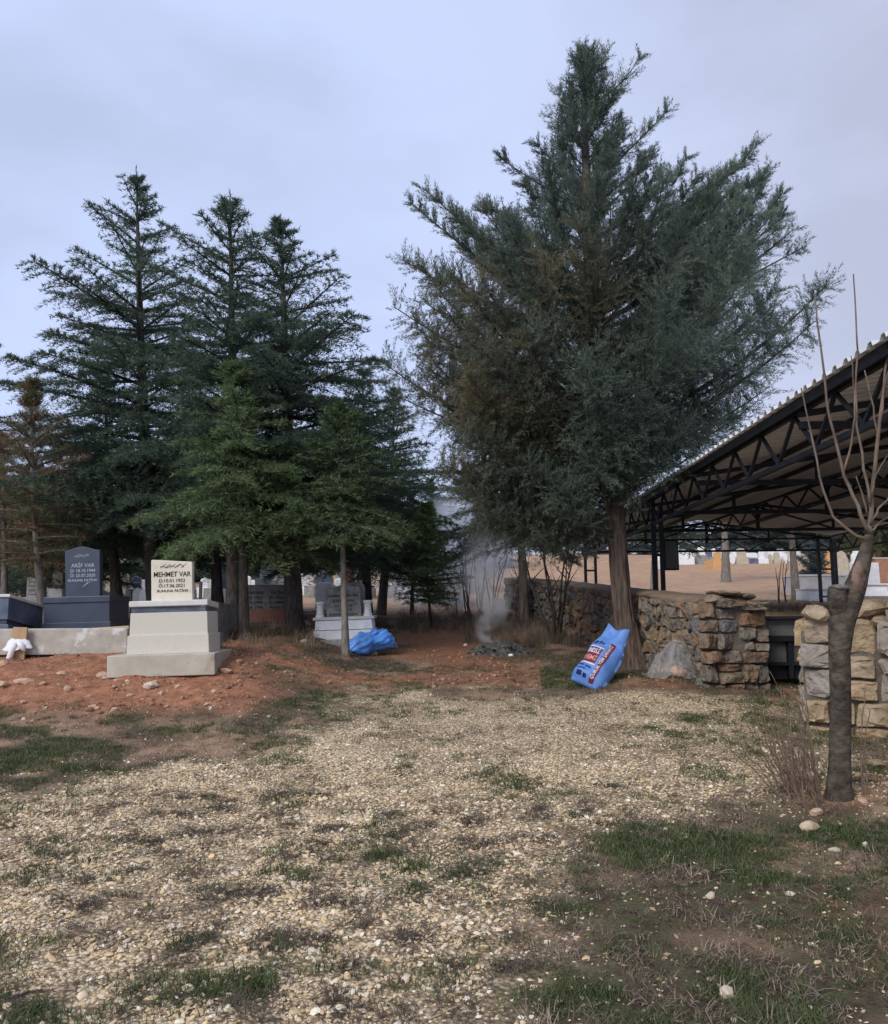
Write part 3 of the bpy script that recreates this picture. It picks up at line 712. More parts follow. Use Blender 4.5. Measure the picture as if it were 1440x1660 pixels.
def lean(o, ax, deg): o.rotation_euler[ax] = R(deg)

# cream stone with MEHMET VAR
Y0 = 10.4; s_ = Y0 / FPX
pb = P(262, 1081, Y0)
gz = float(zg(pb[0], pb[1] + .3))
g1 = thing('gravestone', (pb[0], Y0, pb[2] - .02), 'cream headstone lettered in black on a tall grey stepped plinth with concrete foot', 'gravestone', 'graves on the left bank', (R(0), R(-1.2), R(3)))
X = lambda u: (u - 262) * s_ * 1.0
Zf = lambda v: P(262, v, Y0)[2] - pb[2] + .02
MB().box(((X(176) + X(346)) / 2, .525, (Zf(1081) + Zf(1061)) / 2 - .06), (X(346) - X(176), 1.05, Zf(1061) - Zf(1081) + .12)).build('concrete_foot', M['concrete'], g1, bevel=.012)
MB().box(((X(200) + X(332)) / 2, .49, (Zf(1061) + Zf(1030)) / 2), (X(332) - X(200), .66, Zf(1030) - Zf(1061)), taper=(.985, 1)).build('lower_block', M['granite'], g1, bevel=.004)
MB().box(((X(203) + X(329)) / 2, .49, (Zf(1030) + Zf(993)) / 2), (X(329) - X(203), .60, Zf(993) - Zf(1030.3)), taper=(.98, 1)).build('upper_block', M['granite'], g1, bevel=.004)
MB().box(((X(205) + X(325)) / 2, .49, (Zf(993) + Zf(981)) / 2), (X(325) - X(205), .57, Zf(981) - Zf(993.3))).build('dark_band', M['veined'], g1, bevel=.003)
o = MB().box((0, .5, 0), (X(329) - X(202), .66, .075)).build('cap_slab', M['white_slab'], g1, bevel=.012); o.location = ((X(202) + X(329)) / 2, 0, Zf(976.5)); o.rotation_euler = (R(-3.5), 0, 0)
MB().box(((X(212) + X(316)) / 2, 1.18, Zf(1040) - .1), (X(316) - X(212), .72, .3)).build('grave_body', M['greystone'], g1, bevel=.004)
z0, z1 = Zf(974), Zf(904)
hs = MB().prism([(X(231), z0), (X(298.5), z0), (X(297.5), z1 - .05), (X(296.5), z1 - .038), (X(231), z1), (X(229.6), z1 - .012)], .36, .47).build('headstone', M['cream'], g1, bevel=.008)
hc = (X(231) + X(298)) / 2
text_obj('MEHMET VAR', .092, hs, (hc, .358, Zf(933)), M['ink'], bold=.0004, scale_x=.86)
text_obj('D:10.01.1952', .063, hs, (hc, .358, Zf(942.5)), M['ink'], bold=.0)
text_obj('Ö:17.06.2021', .063, hs, (hc, .358, Zf(951)), M['ink'], bold=.0)
text_obj('RUHUNA FATİHA', .05, hs, (hc + .01, .358, Zf(959)), M['ink'], bold=.0)
calligraphy(hs, hc, Zf(916), .3, .358, M['ink'])

# dark slate stone with ARIF VAR
Y1 = 12.7; s1 = Y1 / FPX; p1 = P(122, 1022, Y1)
g2 = thing('gravestone', (p1[0], Y1, p1[2]), 'dark slate headstone with curved top and pale lettering on a dark plinth', 'gravestone', 'graves on the left bank', (0, R(-1.2), R(2)))
X = lambda u: (u - 122) * s1
Zf = lambda v: P(122, v, Y1)[2] - p1[2]
MB().box(((X(68) + X(178)) / 2, .45, (Zf(1024) + Zf(1009)) / 2 - .1), (X(178) - X(68), .92, Zf(1009) - Zf(1024) + .2)).build('plinth', M['slate'], g2, bevel=.006)
MB().box(((X(71) + X(175)) / 2, .45, (Zf(1009) + Zf(977)) / 2), (X(175) - X(71), .86, Zf(977) - Zf(1009.3)), taper=(.99, 1)).build('block', M['slate'], g2, bevel=.004)
MB().box(((X(70) + X(176)) / 2, .45, (Zf(977) + Zf(967)) / 2), (X(176) - X(70), .9, Zf(967) - Zf(977.3))).build('cap_slab', M['slate'], g2, bevel=.01)
pl = [(X(97), Zf(967)), (X(152), Zf(967)), (X(150), Zf(889))]
for i in range(9):
    t = i / 8; uu = 149 + (94 - 149) * t; pl.append((X(uu), Zf(891 - 6.5 * (math.sin(math.pi * t) ** 1.7))))
pl.append((X(93.5), Zf(892)))
h2 = MB().prism(pl, .2, .32).build('headstone', M['slate'], g2, bevel=.006)
for s, sz, v in (('ARİF VAR', .083, 918.5), ('D: 18.10.1944', .068, 926.5), ('Ö: 25.07.2020', .068, 934.5), ('RUHUNA FATİHA', .056, 942)):
    text_obj(s, sz, h2, (X(123.5), .198, Zf(v)), M['inkgrey'], bold=.0008)
calligraphy(h2, X(121), Zf(900), .24, .198, M['inkgrey'], 3); 
mb = MB(); mb.tube([(X(124), .198, Zf(951)), (X(129), .198, Zf(947)), (X(136), .198, Zf(943))], [.004, .007, .003], 5); mb.tube([(X(127), .198, Zf(950)), (X(131), .198, Zf(944.5)), (X(133), .198, Zf(942))], [.003, .005, .002], 5); mb.build('leaf_emblem', M['inkgrey'], h2)

# blue-grey tomb cut by the left edge
Y2 = 12.1; p2 = P(11, 1030, Y2)
g3 = thing('tomb', (p2[0], Y2, p2[2]), 'blue grey marble tomb without headstone cut by the left edge', 'tomb', 'graves on the left bank')
zc = lambda v: P(11, v, Y2)[2] - p2[2]
def slope_box(x0, x1, y0, y1, zb0, zt0, zb1, zt1):
    return MB().add([(x0, y0, zb0), (x1, y0, zb0), (x1, y1, zb1), (x0, y1, zb1), (x0, y0, zt0), (x1, y0, zt0), (x1, y1, zt1), (x0, y1, zt1)],
                    [(0, 3, 2, 1), (4, 5, 6, 7), (0, 1, 5, 4), (1, 2, 6, 5), (2, 3, 7, 6), (3, 0, 4, 7)])
dz = -.17
slope_box(-1.1, .0, 0, 1.05, zc(1004), zc(968), zc(1004) + dz, zc(968) + dz).build('side_slab', M['bluemarble'], g3, bevel=.006)
slope_box(-1.16, .03, -.03, 1.08, zc(967.8), zc(963), zc(967.8) + dz, zc(963) + dz).build('cap_slab', M['white_slab'], g3, bevel=.006)
slope_box(-1.12, -.03, .03, 1.02, zc(1012), zc(1004.2), zc(1012) + dz, zc(1004.2) + dz).build('recess', M['slate'], g3)
slope_box(-1.16, .03, -.03, 1.06, zc(1040), zc(1012.2), zc(1040) + dz, zc(1012.2) + dz).build('plinth', M['bluemarble'], g3, bevel=.006)

# concrete kerb, plank, stakes
pk = P(72, 1043, 11.6)
kb = thing('concrete_kerb', (pk[0], 11.6, pk[2]), 'low concrete kerb with flaking white paint below the dark slate grave', 'kerb')
M['flaked'] = mat_noise('flaked_paint', (.36, .33, .28), (.48, .44, .38), 5, .9, .3, 50, stain=(.62, .62, .61), sscale=3.2, sramp=(.56, .64))
w_ = (205 + 60) * 11.6 / FPX
MB().box((0, .2, .02), (w_, .4, .36)).build('kerb_block', M['flaked'], kb, bevel=.015)
pp = P(157, 1019, 11.7)
o = MB().box((0, 0, 0), (.86, .13, .035)).build('plank', M['plank'], bevel=.003); o.location = (pp[0], 11.78, pp[2] - .005); o.rotation_euler = (0, R(-3.2), R(3)); tag(o, 'pale planed plank lying on the flaking concrete kerb', 'plank')
ps = G(28, 1068)
st = thing('wooden_stake', ps, 'flat wooden grave stake tied round with white cloth', 'stake', 'wooden stakes in the red soil', (R(-3), R(2), R(4)))
k_ = ps[1] / FPX; hh = (1068 - 1018) * k_
MB().box((0, 0, hh / 2 - .05), (22 * k_, .035, hh + .1)).build('board', M['stake'], st, bevel=.003)
cl = MB(); rngc = np.random.default_rng(3); vs = []; fs = []
for j in range(7):
    for i in range(16):
        an = i * 2 * math.pi / 16; z = hh * .62 - .16 * j / 6 * (1 if math.cos(an) < .2 else .75) ; rr = 1 + .12 * j + .18 * rngc.random()
        vs.append((13 * k_ * math.cos(an) * rr, .035 * math.sin(an) * rr - .012 * j / 3, z + rngc.normal(0, .008)))
for j in range(6):
    for i in range(16): fs.append((j * 16 + i, j * 16 + (i + 1) % 16, (j + 1) * 16 + (i + 1) % 16, (j + 1) * 16 + i))
cl.add(vs, fs); cl.tube([(-.02, -.06, hh * .5), (-.05, -.08, hh * .25), (-.07, -.08, .0), (-.075, -.09, -.03)], [.035, .04, .045, .03], 8)
cl.tube([(.03, -.06, hh * .5), (.08, -.08, hh * .38), (.12, -.08, hh * .24)], [.035, .045, .015], 8)
cl = cl.build('tied_cloth', M['cloth'], None, smooth=True); cl.location = ps; cl.rotation_euler = (R(-3), R(2), R(4)); tag(cl, 'white cloth knotted round the taller wooden stake', 'cloth')
ps = G(77, 1062); k_ = ps[1] / FPX
st = thing('wooden_stake', ps, 'short brown wooden stake with no cloth, below the concrete kerb', 'stake', 'wooden stakes in the red soil', (R(2), R(-3), R(-6)))
MB().box((0, 0, .08), (20 * k_, .05, .28)).build('board', M['stake'], st, bevel=.003)

# general background grave: headstone with a shape, tomb under and behind it
def outline(style, w, h):
    x = w / 2
    if style == 'flat': return [(-x, 0), (x, 0), (x, h), (-x, h)]
    if style == 'point': return [(-x, 0), (x, 0), (x, h * .84), (0, h), (-x, h * .84)]
    if style == 'arch': return [(-x, 0), (x, 0)] + [(x * math.cos(a), h - x * .8 + x * .8 * math.sin(a)) for a in np.linspace(0, math.pi, 9)]
    if style == 'shoulder': return [(-x, 0), (x, 0), (x, h * .66), (x * .66, h * .82), (x * .66, h), (-x * .66, h), (-x * .66, h * .82), (-x, h * .66)]
    if style == 'slant': return [(-x, 0), (x, 0), (x * .95, h * .72), (x * .5, h * .93), (0, h), (-x, h * .9)]
    if style == 'round': return [(x * math.cos(a), h / 2 + h / 2 * math.sin(a)) for a in np.linspace(-1.2, 4.3, 12)]
def grave(u0, u1, vt, vb, Y, style, mat, label, group, tomb=None, lines=0, ink='inkblue', text=None, rz=0, thick=.1):
    """headstone u0..u1, vt..vb at depth Y; tomb = (u0, u1, vtop, vbottom, material, length)"""
    uc = (u0 + u1) / 2; k = Y / FPX
    base_v = tomb[3] if tomb else vb
    pb = P(uc, base_v, Y); zgr = float(zg(pb[0], Y))
    bz_ = min(pb[2], zgr) - .03
    t = thing('gravestone', (pb[0], Y, bz_), label, 'gravestone', group, (0, 0, rz))
    zz = lambda v: P(uc, v, Y)[2] - bz_
    w = (u1 - u0) * k
    if tomb:
        tw = (tomb[1] - tomb[0]) * k; tx = ((tomb[0] + tomb[1]) / 2 - uc) * k; zt = zz(tomb[2])
        MB().add([(tx - tw / 2, -.12, 0), (tx + tw / 2, -.12, 0), (tx + tw / 2, tomb[5], 0), (tx - tw / 2, tomb[5], 0),
                  (tx - tw * .48, -.1, zt), (tx + tw * .48, -.1, zt), (tx + tw * .48, tomb[5], zt * .9), (tx - tw * .48, tomb[5], zt * .9)],
                 [(0, 3, 2, 1), (4, 5, 6, 7), (0, 1, 5, 4), (1, 2, 6, 5), (2, 3, 7, 6), (3, 0, 4, 7)]).build('tomb_body', M[tomb[4]], t, bevel=.01)
        zb = zt - .01
    else: zb = 0
    hgt = zz(vt) - zb
    hs = MB().prism([(a, zb + c) for a, c in outline(style, w, hgt)], 0, thick).build('headstone', M[mat], t, bevel=.008)
    if lines:
        mb = MB(); rr = np.random.default_rng(int(u0 * 7 + vt))
        for i in range(lines):
            z = zb + hgt * (.78 - .62 * i / max(1, lines - 1)); x = -w * .36
            while x < w * .34:
                l = w * rr.uniform(.05, .13); mb.box((x + l / 2, -.002, z), (l, .005, hgt * .055)); x += l + w * .035
        mb.build('inscription', M[ink], hs)
    if text:
        for s, sz, fz in text: text_obj(s, sz, hs, (0, -.003, zb + hgt * fz), M[ink])
    return t
LG, RG = 'older graves among the left trees', 'graves on the far right hillside'
grave(298, 313, 939, 976, 12.6, 'slant', 'whitestone', 'white slant-shouldered headstone half hidden behind the cream headstone', LG, (285, 345, 974, 1012, 'greystone', 1.5), ink='ink', text=[('D', .14, .62), ('Mesut', .1, .36), ('VAR', .15, .06)])
grave(41, 70, 936, 968, 15.5, 'flat', 'greystone', 'weathered grey slab headstone behind the gap between the left tombs', LG, (34, 72, 968, 992, 'greystone', 1.4), 4)
grave(83, 100, 926, 968, 18, 'arch', 'beigestone', 'beige arched headstone with a lettered base left of the dark slate one', LG, (80, 104, 955, 975, 'whitestone', 1.4), 0, 'ink', text=[('MEHMET', .1, .08)])
grave(153, 168, 938, 962, 20, 'flat', 'whitestone', 'small white lettered headstone just right of the dark slate one', LG, (150, 170, 958, 968, 'greystone', 1.4), 4)
grave(170, 185, 932, 966, 21.5, 'arch', 'beigestone', 'yellowish arched headstone left of a slanting trunk', LG, None, 0)
grave(211, 227, 934, 954, 21, 'point', 'bluemarble', 'blue grey lettered headstone just left of the cream one', LG, (210, 228, 953, 968, 'whitestone', 1.4), 3, 'inkgrey')
grave(198, 207, 930, 960, 24, 'arch', 'beigestone', 'narrow beige stone behind the slanting trunk', LG, None, 0)
grave(203, 212, 955, 972, 17.5, 'flat', 'greystone', 'short brown grey stub of stone beside the slanting trunk', LG, None, 0)
grave(322, 326, 943, 968, 18, 'flat', 'whitestone', 'thin white upright stone right of the white slanted headstone', LG, None, 0)
grave(358, 373, 928, 962, 21, 'point', 'bluemarble', 'pale blue headstone between two dark trunks', LG, (354, 376, 955, 985, 'whitestone', 1.4), 4)
grave(384, 395, 925, 962, 23, 'flat', 'whitestone', 'white lettered headstone seen between cedar trunks', LG, (380, 398, 958, 976, 'whitestone', 1.4), 6)
grave(421, 444, 912, 940, 20, 'point', 'whitestone', 'tall white pointed headstone above the dark double stone', LG, (414, 442, 938, 960, 'whitestone', 1.4), 6)
grave(447, 463, 922, 950, 23, 'flat', 'greystone', 'grey lettered slab right of the tall white pointed headstone', LG, None, 5)
grave(508, 540, 928, 960, 21, 'arch', 'whitestone', 'broad bright white carved headstone with round top', LG, (512, 538, 945, 962, 'whitestone', 1.4), 5, 'inkgrey')
grave(515, 527, 915, 935, 26, 'shoulder', 'whitestone', 'small white shouldered headstone above the bright carved one', LG, None, 3)
grave(577, 589, 914, 948, 22, 'flat', 'whitestone', 'white lettered headstone left of a dark trunk near the smoke', LG, None, 6)
grave(560, 572, 918, 946, 24, 'arch', 'redbase', 'reddish brown arched headstone beside the white lettered one', LG, None, 0)
grave(545, 556, 912, 945, 27, 'arch', 'greystone', 'grey arched headstone between thin trunks', LG, None, 3)
grave(626, 636, 932, 952, 27, 'arch', 'whitestone', 'pale headstone standing in the drifting smoke', LG, (624, 640, 948, 958, 'greystone', 1.4), 0)
grave(562, 591, 942, 995, 14.6, 'arch', 'greystone', 'lichen grey arched headstone behind the white marble tomb', LG, None, 0)
# dark double stone on a red base
t = grave(388, 467, 948, 989, 16.0, 'flat', 'greystone', 'wide dark grey double headstone on a red granite base', LG, (394, 468, 988, 1030, 'redbase', 1.6), 0)
hs = [c for c in t.children if c.name.startswith('headstone')][0]
hs.data.materials.clear(); hs.data.materials.append(mat_noise('dark_grey_granite', (.10, .105, .11), (.17, .175, .18), 12, .7, .1, 50))
for i, s in enumerate(['RUHUNA      FATİHA', 'D: 1931     D: 1936', 'Ö: 1998     Ö: 2004', 'OCAK 1998     MART 2004']):
    text_obj(s, .085, hs, (.03, -.004, .82 - .095 * i), M['ink'], bold=.0)
# white marble tomb with two pillars
Y3 = 13.6; k3 = Y3 / FPX; p3 = P(557, 1057, Y3)
g4 = thing('gravestone', (p3[0], Y3, p3[2]), 'white marble tomb with two short pillars and weathered grey lettered headstone', 'gravestone', 'graves on the left bank', (0, R(-1.6), R(2)))
X = lambda u: (u - 557) * k3
Zf = lambda v: P(557, v, Y3)[2] - p3[2]
MB().box((0, .8, Zf(1047) - .08), ((612 - 503) * k3, 1.7, Zf(1037) - Zf(1057) + .16)).build('concrete_foot', M['greystone'], g4, bevel=.012)
MB().box((0, .62, (Zf(1037) + Zf(1022)) / 2), ((610 - 508) * k3, 1.0, Zf(1022) - Zf(1037)), taper=(.97, .99)).build('lower_slab', M['whitestone'], g4, bevel=.006)
MB().box((0, .62, (Zf(1021) + Zf(1005)) / 2), ((605 - 511) * k3, .94, Zf(1005) - Zf(1021)), taper=(.97, .99)).build('upper_slab', M['whitestone'], g4, bevel=.006)
MB().box((0, .62, (Zf(1004.6) + Zf(1000)) / 2), ((607 - 508) * k3, .98, Zf(1000) - Zf(1004.6))).build('cap_slab', M['white_slab'], g4, bevel=.006)
h4 = MB().prism([(X(528), Zf(1000)), (X(585), Zf(1000)), (X(583), Zf(952)), (X(560), Zf(946)), (X(526), Zf(954))], .28, .4).build('headstone', M['greystone'], g4, bevel=.008)
for s, sz, v in (('HAKKIN RAHMETİNE', .052, 967), ('KAVUŞAN', .075, 976), ('D: 1 . 3 . 19', .06, 984), ('Ö: 2 . 8 . 19', .06, 990.5), ('RUHUNA FATİHA', .06, 998)):
    text_obj(s, sz, h4, (X(556), .276, Zf(v)), M['ink'], bold=.0)
for u in (518, 596):
    mb = MB(); mb.tube([(X(u), .25, Zf(1000)), (X(u), .25, Zf(996)), (X(u), .25, Zf(995)), (X(u), .25, Zf(979)), (X(u), .25, Zf(978)), (X(u), .25, Zf(974))], [.075, .075, .06, .055, .075, .075], 12); mb.build('pillar', M['whitestone'], g4, smooth=False)

# far right hillside
hill = [ # u0,u1,vt,vb,style,mat,tomb,label
    (1093, 1102, 884, 897, 'flat', 'whitestone', (1088, 1108, 896, 908, 'whitestone'), 'tallest square white headstone on the hillside left of the lattice beam'),
    (1075, 1088, 897, 907, 'arch', 'whitestone', (1073, 1090, 906, 917, 'whitestone'), 'low white headstone nearest the hanging dark box'),
    (1108, 1122, 893, 903, 'arch', 'whitestone', (1105, 1126, 903, 913, 'whitestone'), 'broad rounded white headstone on a pale block'),
    (1133, 1144, 886, 902, 'arch', 'whitestone', (1131, 1147, 900, 911, 'greystone'), 'white rounded headstone above a grey tomb left of the orange one'),
    (1147, 1156, 892, 904, 'flat', 'bluemarble', (1145, 1158, 903, 912, 'greystone'), 'blue grey square headstone just left of the orange one'),
    (1159, 1170, 894, 908, 'point', 'orangestone', (1156, 1178, 906, 919, 'orangestone'), 'orange stone headstone with a stepped orange base'),
    (1171, 1177, 891, 904, 'flat', 'whitestone', None, 'thin white headstone touching a bare grey trunk'),
    (1183, 1193, 898, 906, 'round', 'whitestone', None, 'low round white stone right of the bare grey trunk'),
    (1197, 1211, 889, 904, 'shoulder', 'beigestone', (1194, 1214, 903, 914, 'beigestone'), 'broad shouldered beige headstone on the hillside'),
    (1213, 1228, 904, 908, 'flat', 'greystone', (1210, 1232, 906, 914, 'bluemarble'), 'long low blue grey tomb between beige and white headstones'),
    (1232, 1240, 893, 906, 'arch', 'whitestone', (1229, 1246, 905, 913, 'whitestone'), 'slim white arched headstone on a square white block'),
    (1247, 1253, 898, 908, 'point', 'beigestone', None, 'little beige pointed stone right of the slim white arch'),
    (1257, 1265, 895, 908, 'arch', 'beigestone', (1255, 1270, 907, 915, 'beigestone'), 'beige arched headstone behind the dead flower stalks'),
    (1271, 1278, 897, 908, 'round', 'whitestone', None, 'oval white stone left of the pine trunk'),
    (1300, 1309, 898, 912, 'point', 'beigestone', None, 'pale pointed stone between pine trunk and round bush'),
    (1335, 1350, 889, 925, 'point', 'orangestone', None, 'tall orange pointed headstone seen through the corner post'),
    (1358, 1377, 893, 925, 'slant', 'beigestone', None, 'beige slanted headstone right of the corner post'),
    (1384, 1404, 893, 915, 'shoulder', 'whitestone', (1380, 1408, 912, 922, 'whitestone'), 'large white shouldered headstone left of the cut tree branch'),
    (1420, 1429, 892, 904, 'flat', 'whitestone', None, 'square white headstone at the far right, left one of a pair'),
    (1430, 1438, 889, 903, 'slant', 'whitestone', None, 'tilted white headstone at the far right edge'),
]
for (u0, u1, vt, vb, sty, mt, tb, lab) in hill:
    base = tb[3] if tb else vb
    Yh = 49 if base < 916 else 44 if base < 921 else 36
    grave(u0, u1, vt, vb, Yh, sty, mt, lab, RG, (tb + (1.6,)) if tb else None, 0, thick=.2)
rh = np.random.default_rng(19)
for i in range(34):
    u = 1072 + 225 * (i + .5) / 34 + rh.normal(0, 2); w = rh.uniform(6, 10); vb = rh.uniform(903, 914); h = rh.uniform(9, 15)
    grave(u - w / 2, u + w / 2, vb - h - 3, vb - 3, 50 + rh.uniform(.5, 5), ['arch', 'flat', 'shoulder', 'point'][i % 4], ['whitestone', 'white_slab', 'whitestone', 'beigestone'][int(rh.integers(0, 4))], 'one of the small pale headstones packed along the far hillside row', 'small headstones packed along the hillside row', (u - w, u + w, vb - 4, vb + 1, ['whitestone', 'greystone', 'white_slab'][i % 3], 1.5), 0, thick=.2)
for i in range(16):
    u = [64, 105, 160, 190, 236, 250, 330, 345, 368, 402, 412, 455, 486, 500, 548, 596][i] + rh.normal(0, 3); w = rh.uniform(9, 13); vb = rh.uniform(952, 963); h = rh.uniform(16, 26)
    grave(u - w / 2, u + w / 2, vb - h - 4, vb - 4, 25.5 + rh.uniform(0, 2.5), ['flat', 'arch', 'point', 'shoulder'][i % 4], ['whitestone', 'white_slab', 'greystone', 'whitestone'][int(rh.integers(0, 4))], 'one of the plain pale headstones far back between the left trunks', 'plain headstones far back between the left trunks', (u - w * .9, u + w * .9, vb - 6, vb + 2, ['whitestone', 'greystone'][i % 2], 1.5), 5, 'inkgrey')
def slab(name, u0, u1, vt, vb, Y, mat, label, cat, depth=1.2, top=None):
    k = Y / FPX; uc = (u0 + u1) / 2; p = P(uc, vb, Y)
    t = thing(name, (p[0], Y, p[2] - .1), label, cat)
    h = P(uc, vt, Y)[2] - p[2] + .1; w = (u1 - u0) * k
    MB().box((0, depth / 2, h / 2), (w, depth, h), taper=(.97, .95)).build('body', M[mat], t, bevel=.01)
    if top: MB().box((0, depth / 2, h + .03), (w * 1.01, depth * 1.02, .06)).build('cap_slab', M[top], t, bevel=.01)
    return t
slab('tomb', 1296, 1376, 934, 962, 27.0, 'white_slab', 'long pale grey tomb behind the shelter corner post', 'tomb', 1.3, 'whitestone')
slab('tomb', 1312, 1344, 957, 978, 24.2, 'whitestone', 'low white tomb in front of the long pale grey tomb', 'tomb', .9, 'white_slab')
slab('tomb', 1394, 1442, 949, 968, 24.0, 'whitestone', 'white marble tomb behind the right stone wall', 'tomb', 1.4, 'white_slab')
slab('tomb', 1398, 1428, 912, 948, 26.5, 'whitestone', 'tall tapering white tomb behind the cut tree branch', 'tomb', .6, None)
slab('block_wall', 1420, 1520, 906, 940, 30, 'brick', 'brown block wall with pale coping at the right edge', 'wall', .4, 'beigestone')
slab('block_wall', 1385, 1520, 966, 980, 22.0, 'beigestone', 'low beige block wall under the white marble tomb', 'wall', .4, None)

# ---------------------------------------------------------------- trees
class Leaves:
    def __init__(s): s.o = []; s.d = []; s.l = []; s.w = []; s.t = []
    def add(s, o, d, l, w, t): s.o.append(o); s.d.append(d); s.l.append(l); s.w.append(w); s.t.append(t)
    def build(s, name, mat, parent, rng):
        o = np.concatenate(s.o); d = np.concatenate(s.d); l = np.concatenate(s.l); w = np.concatenate(s.w); t = np.concatenate(s.t)
        d = d / (np.linalg.norm(d, axis=1, keepdims=True) + 1e-9)
        sd = np.cross(d, rng.normal(0, 1, d.shape)); sd /= (np.linalg.norm(sd, axis=1, keepdims=True) + 1e-9)
        n = len(o); V = np.empty((n, 3, 3))
        V[:, 0] = o - sd * (w / 2)[:, None]; V[:, 1] = o + sd * (w / 2)[:, None]; V[:, 2] = o + d * l[:, None]
        V = V - np.array(parent.location)[None, None]
        T = np.ones((n, 3, 4)); T[:, :, 0] = t[:, None, 0]; T[:, :, 1] = t[:, None, 1]
        return np_mesh(name, V.reshape(-1, 3), np.arange(3 * n).reshape(-1, 3), mat, parent, T.reshape(-1, 4))
def unit(a): return a / (np.linalg.norm(a, axis=-1, keepdims=True) + 1e-9)
def bough(LV, wood, start, az, L, e0, curve, rng, twig=.42, sp=.075, K=4, bl=.085, bw=.02, tint=(.3, 0), brown=0.0, side_up=.1, tdroop=.25, r0=.02, flat=.35, inner=.15):
    """one conifer bough: curved axis, a flat fan of side twigs, needles round every twig"""
    n = max(5, int(L / .14)); s = np.linspace(inner, 1, n)
    h = np.array([math.cos(az), math.sin(az), 0]); sid = np.array([-h[1], h[0], 0])
    def path(s): return start[None] + h[None] * (L * s * math.cos(e0))[:, None] + np.array([0, 0, 1.0])[None] * (L * (s * math.sin(e0) + curve * s * s))[:, None]
    p = path(s); tg = unit(path(s + .02) - path(s - .02))
    sw = np.linspace(0, 1, 7); pw = path(sw)
    wood.tube(pw, list(r0 * (1 - .85 * sw) + .003), 5, cap=False)
    tl = twig * L * (1.05 - .85 * s) * np.clip(s * 4, .4, 1); tl = np.minimum(tl, 1.0) * rng.uniform(.65, 1.2, n) + .06
    m = max(3, int(np.max(tl) / sp))
    tt = np.linspace(.1, 1, m)
    for sg in (-1, 1):
        a = rng.uniform(.8, 1.15, n)
        td = unit(tg * np.cos(a)[:, None] + sg * sid[None] * np.sin(a)[:, None] + np.array([0, 0, 1])[None] * (side_up + rng.normal(0, .13, n))[:, None])
        q_ = p[:, None, :] + td[:, None, :] * (tl[:, None] * tt[None])[:, :, None]
        q_[:, :, 2] -= tdroop * (tl[:, None] * tt[None] ** 2)
        keep = (tl[:, None] * np.ones(m)[None]) * m >= np.arange(m)[None] * 0
        dd = np.broadcast_to(td[:, None, None, :], (n, m, K, 3)) * .75 + rng.normal(0, .55, (n, m, K, 3))
        dd[..., 2] *= (1 - flat); dd[..., 2] += .1
        oo = np.broadcast_to(q_[:, :, None, :], (n, m, K, 3)) + rng.normal(0, .015, (n, m, K, 3))
        N_ = n * m * K
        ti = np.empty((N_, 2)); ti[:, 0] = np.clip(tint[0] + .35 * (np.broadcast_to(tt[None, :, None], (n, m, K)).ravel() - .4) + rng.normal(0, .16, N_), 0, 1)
        ti[:, 1] = np.clip(brown + rng.normal(0, .1, N_), 0, 1) if brown > 0 else 0
        LV.add(oo.reshape(-1, 3), dd.reshape(-1, 3), bl * rng.uniform(.6, 1.25, N_), bw * rng.uniform(.7, 1.2, N_), ti)
    # needles along the axis and at the leader
    kk = 3 * K; dd = np.broadcast_to(tg[:, None, :], (n, kk, 3)) * .5 + rng.normal(0, .6, (n, kk, 3)); N_ = n * kk
    ti = np.empty((N_, 2)); ti[:, 0] = np.clip(tint[0] + rng.normal(0, .15, N_), 0, 1); ti[:, 1] = brown
    LV.add((np.broadcast_to(p[:, None, :], (n, kk, 3)) + rng.normal(0, .02, (n, kk, 3))).reshape(-1, 3), dd.reshape(-1, 3), bl * rng.uniform(.6, 1.1, N_), bw * rng.uniform(.7, 1.2, N_), ti)
def trunk_mesh(pts, rad, mat, parent, n=14, rough=.08, seed=0, smooth=True, name='trunk', ridge=0.0, step=.22):
    rng = np.random.default_rng(seed); mb = MB(); loc = np.array(parent.location)
    P_ = [np.asarray(p, float) for p in pts]
    dense = []; rr = []
    for i in range(len(P_) - 1):
        k = max(2, int(np.linalg.norm(P_[i + 1] - P_[i]) / step))
        for j in range(k):
            t = j / k; dense.append(P_[i] * (1 - t) + P_[i + 1] * t - loc); rr.append(rad[i] * (1 - t) + rad[i + 1] * t)
    dense.append(P_[-1] - loc); rr.append(rad[-1])
    mb.tube(dense, rr, n); ph = rng.uniform(0, 6, 4)
    for i in range(len(dense)):
        for k in range(n):
            vi = i * n + k; c = dense[i]; v = np.array(mb.v[vi]); a = 2 * math.pi * k / n
            f = 1 + rough * (math.sin(3 * a + ph[0] + i * .13) * .5 + math.sin(5 * a + ph[1] - i * .21) * .4 + rng.normal(0, .35))
            if ridge: f += ridge * (float(vnoise(k * 10 / n * 1.7, i * step * .9, seed + 50)) + .7 * float(vnoise(k * 26 / n * 1.6, i * step * 2.2, seed + 51)))
            mb.v[vi] = tuple(c + (v - c) * f)
    return mb.build(name, mat, parent, smooth=smooth)
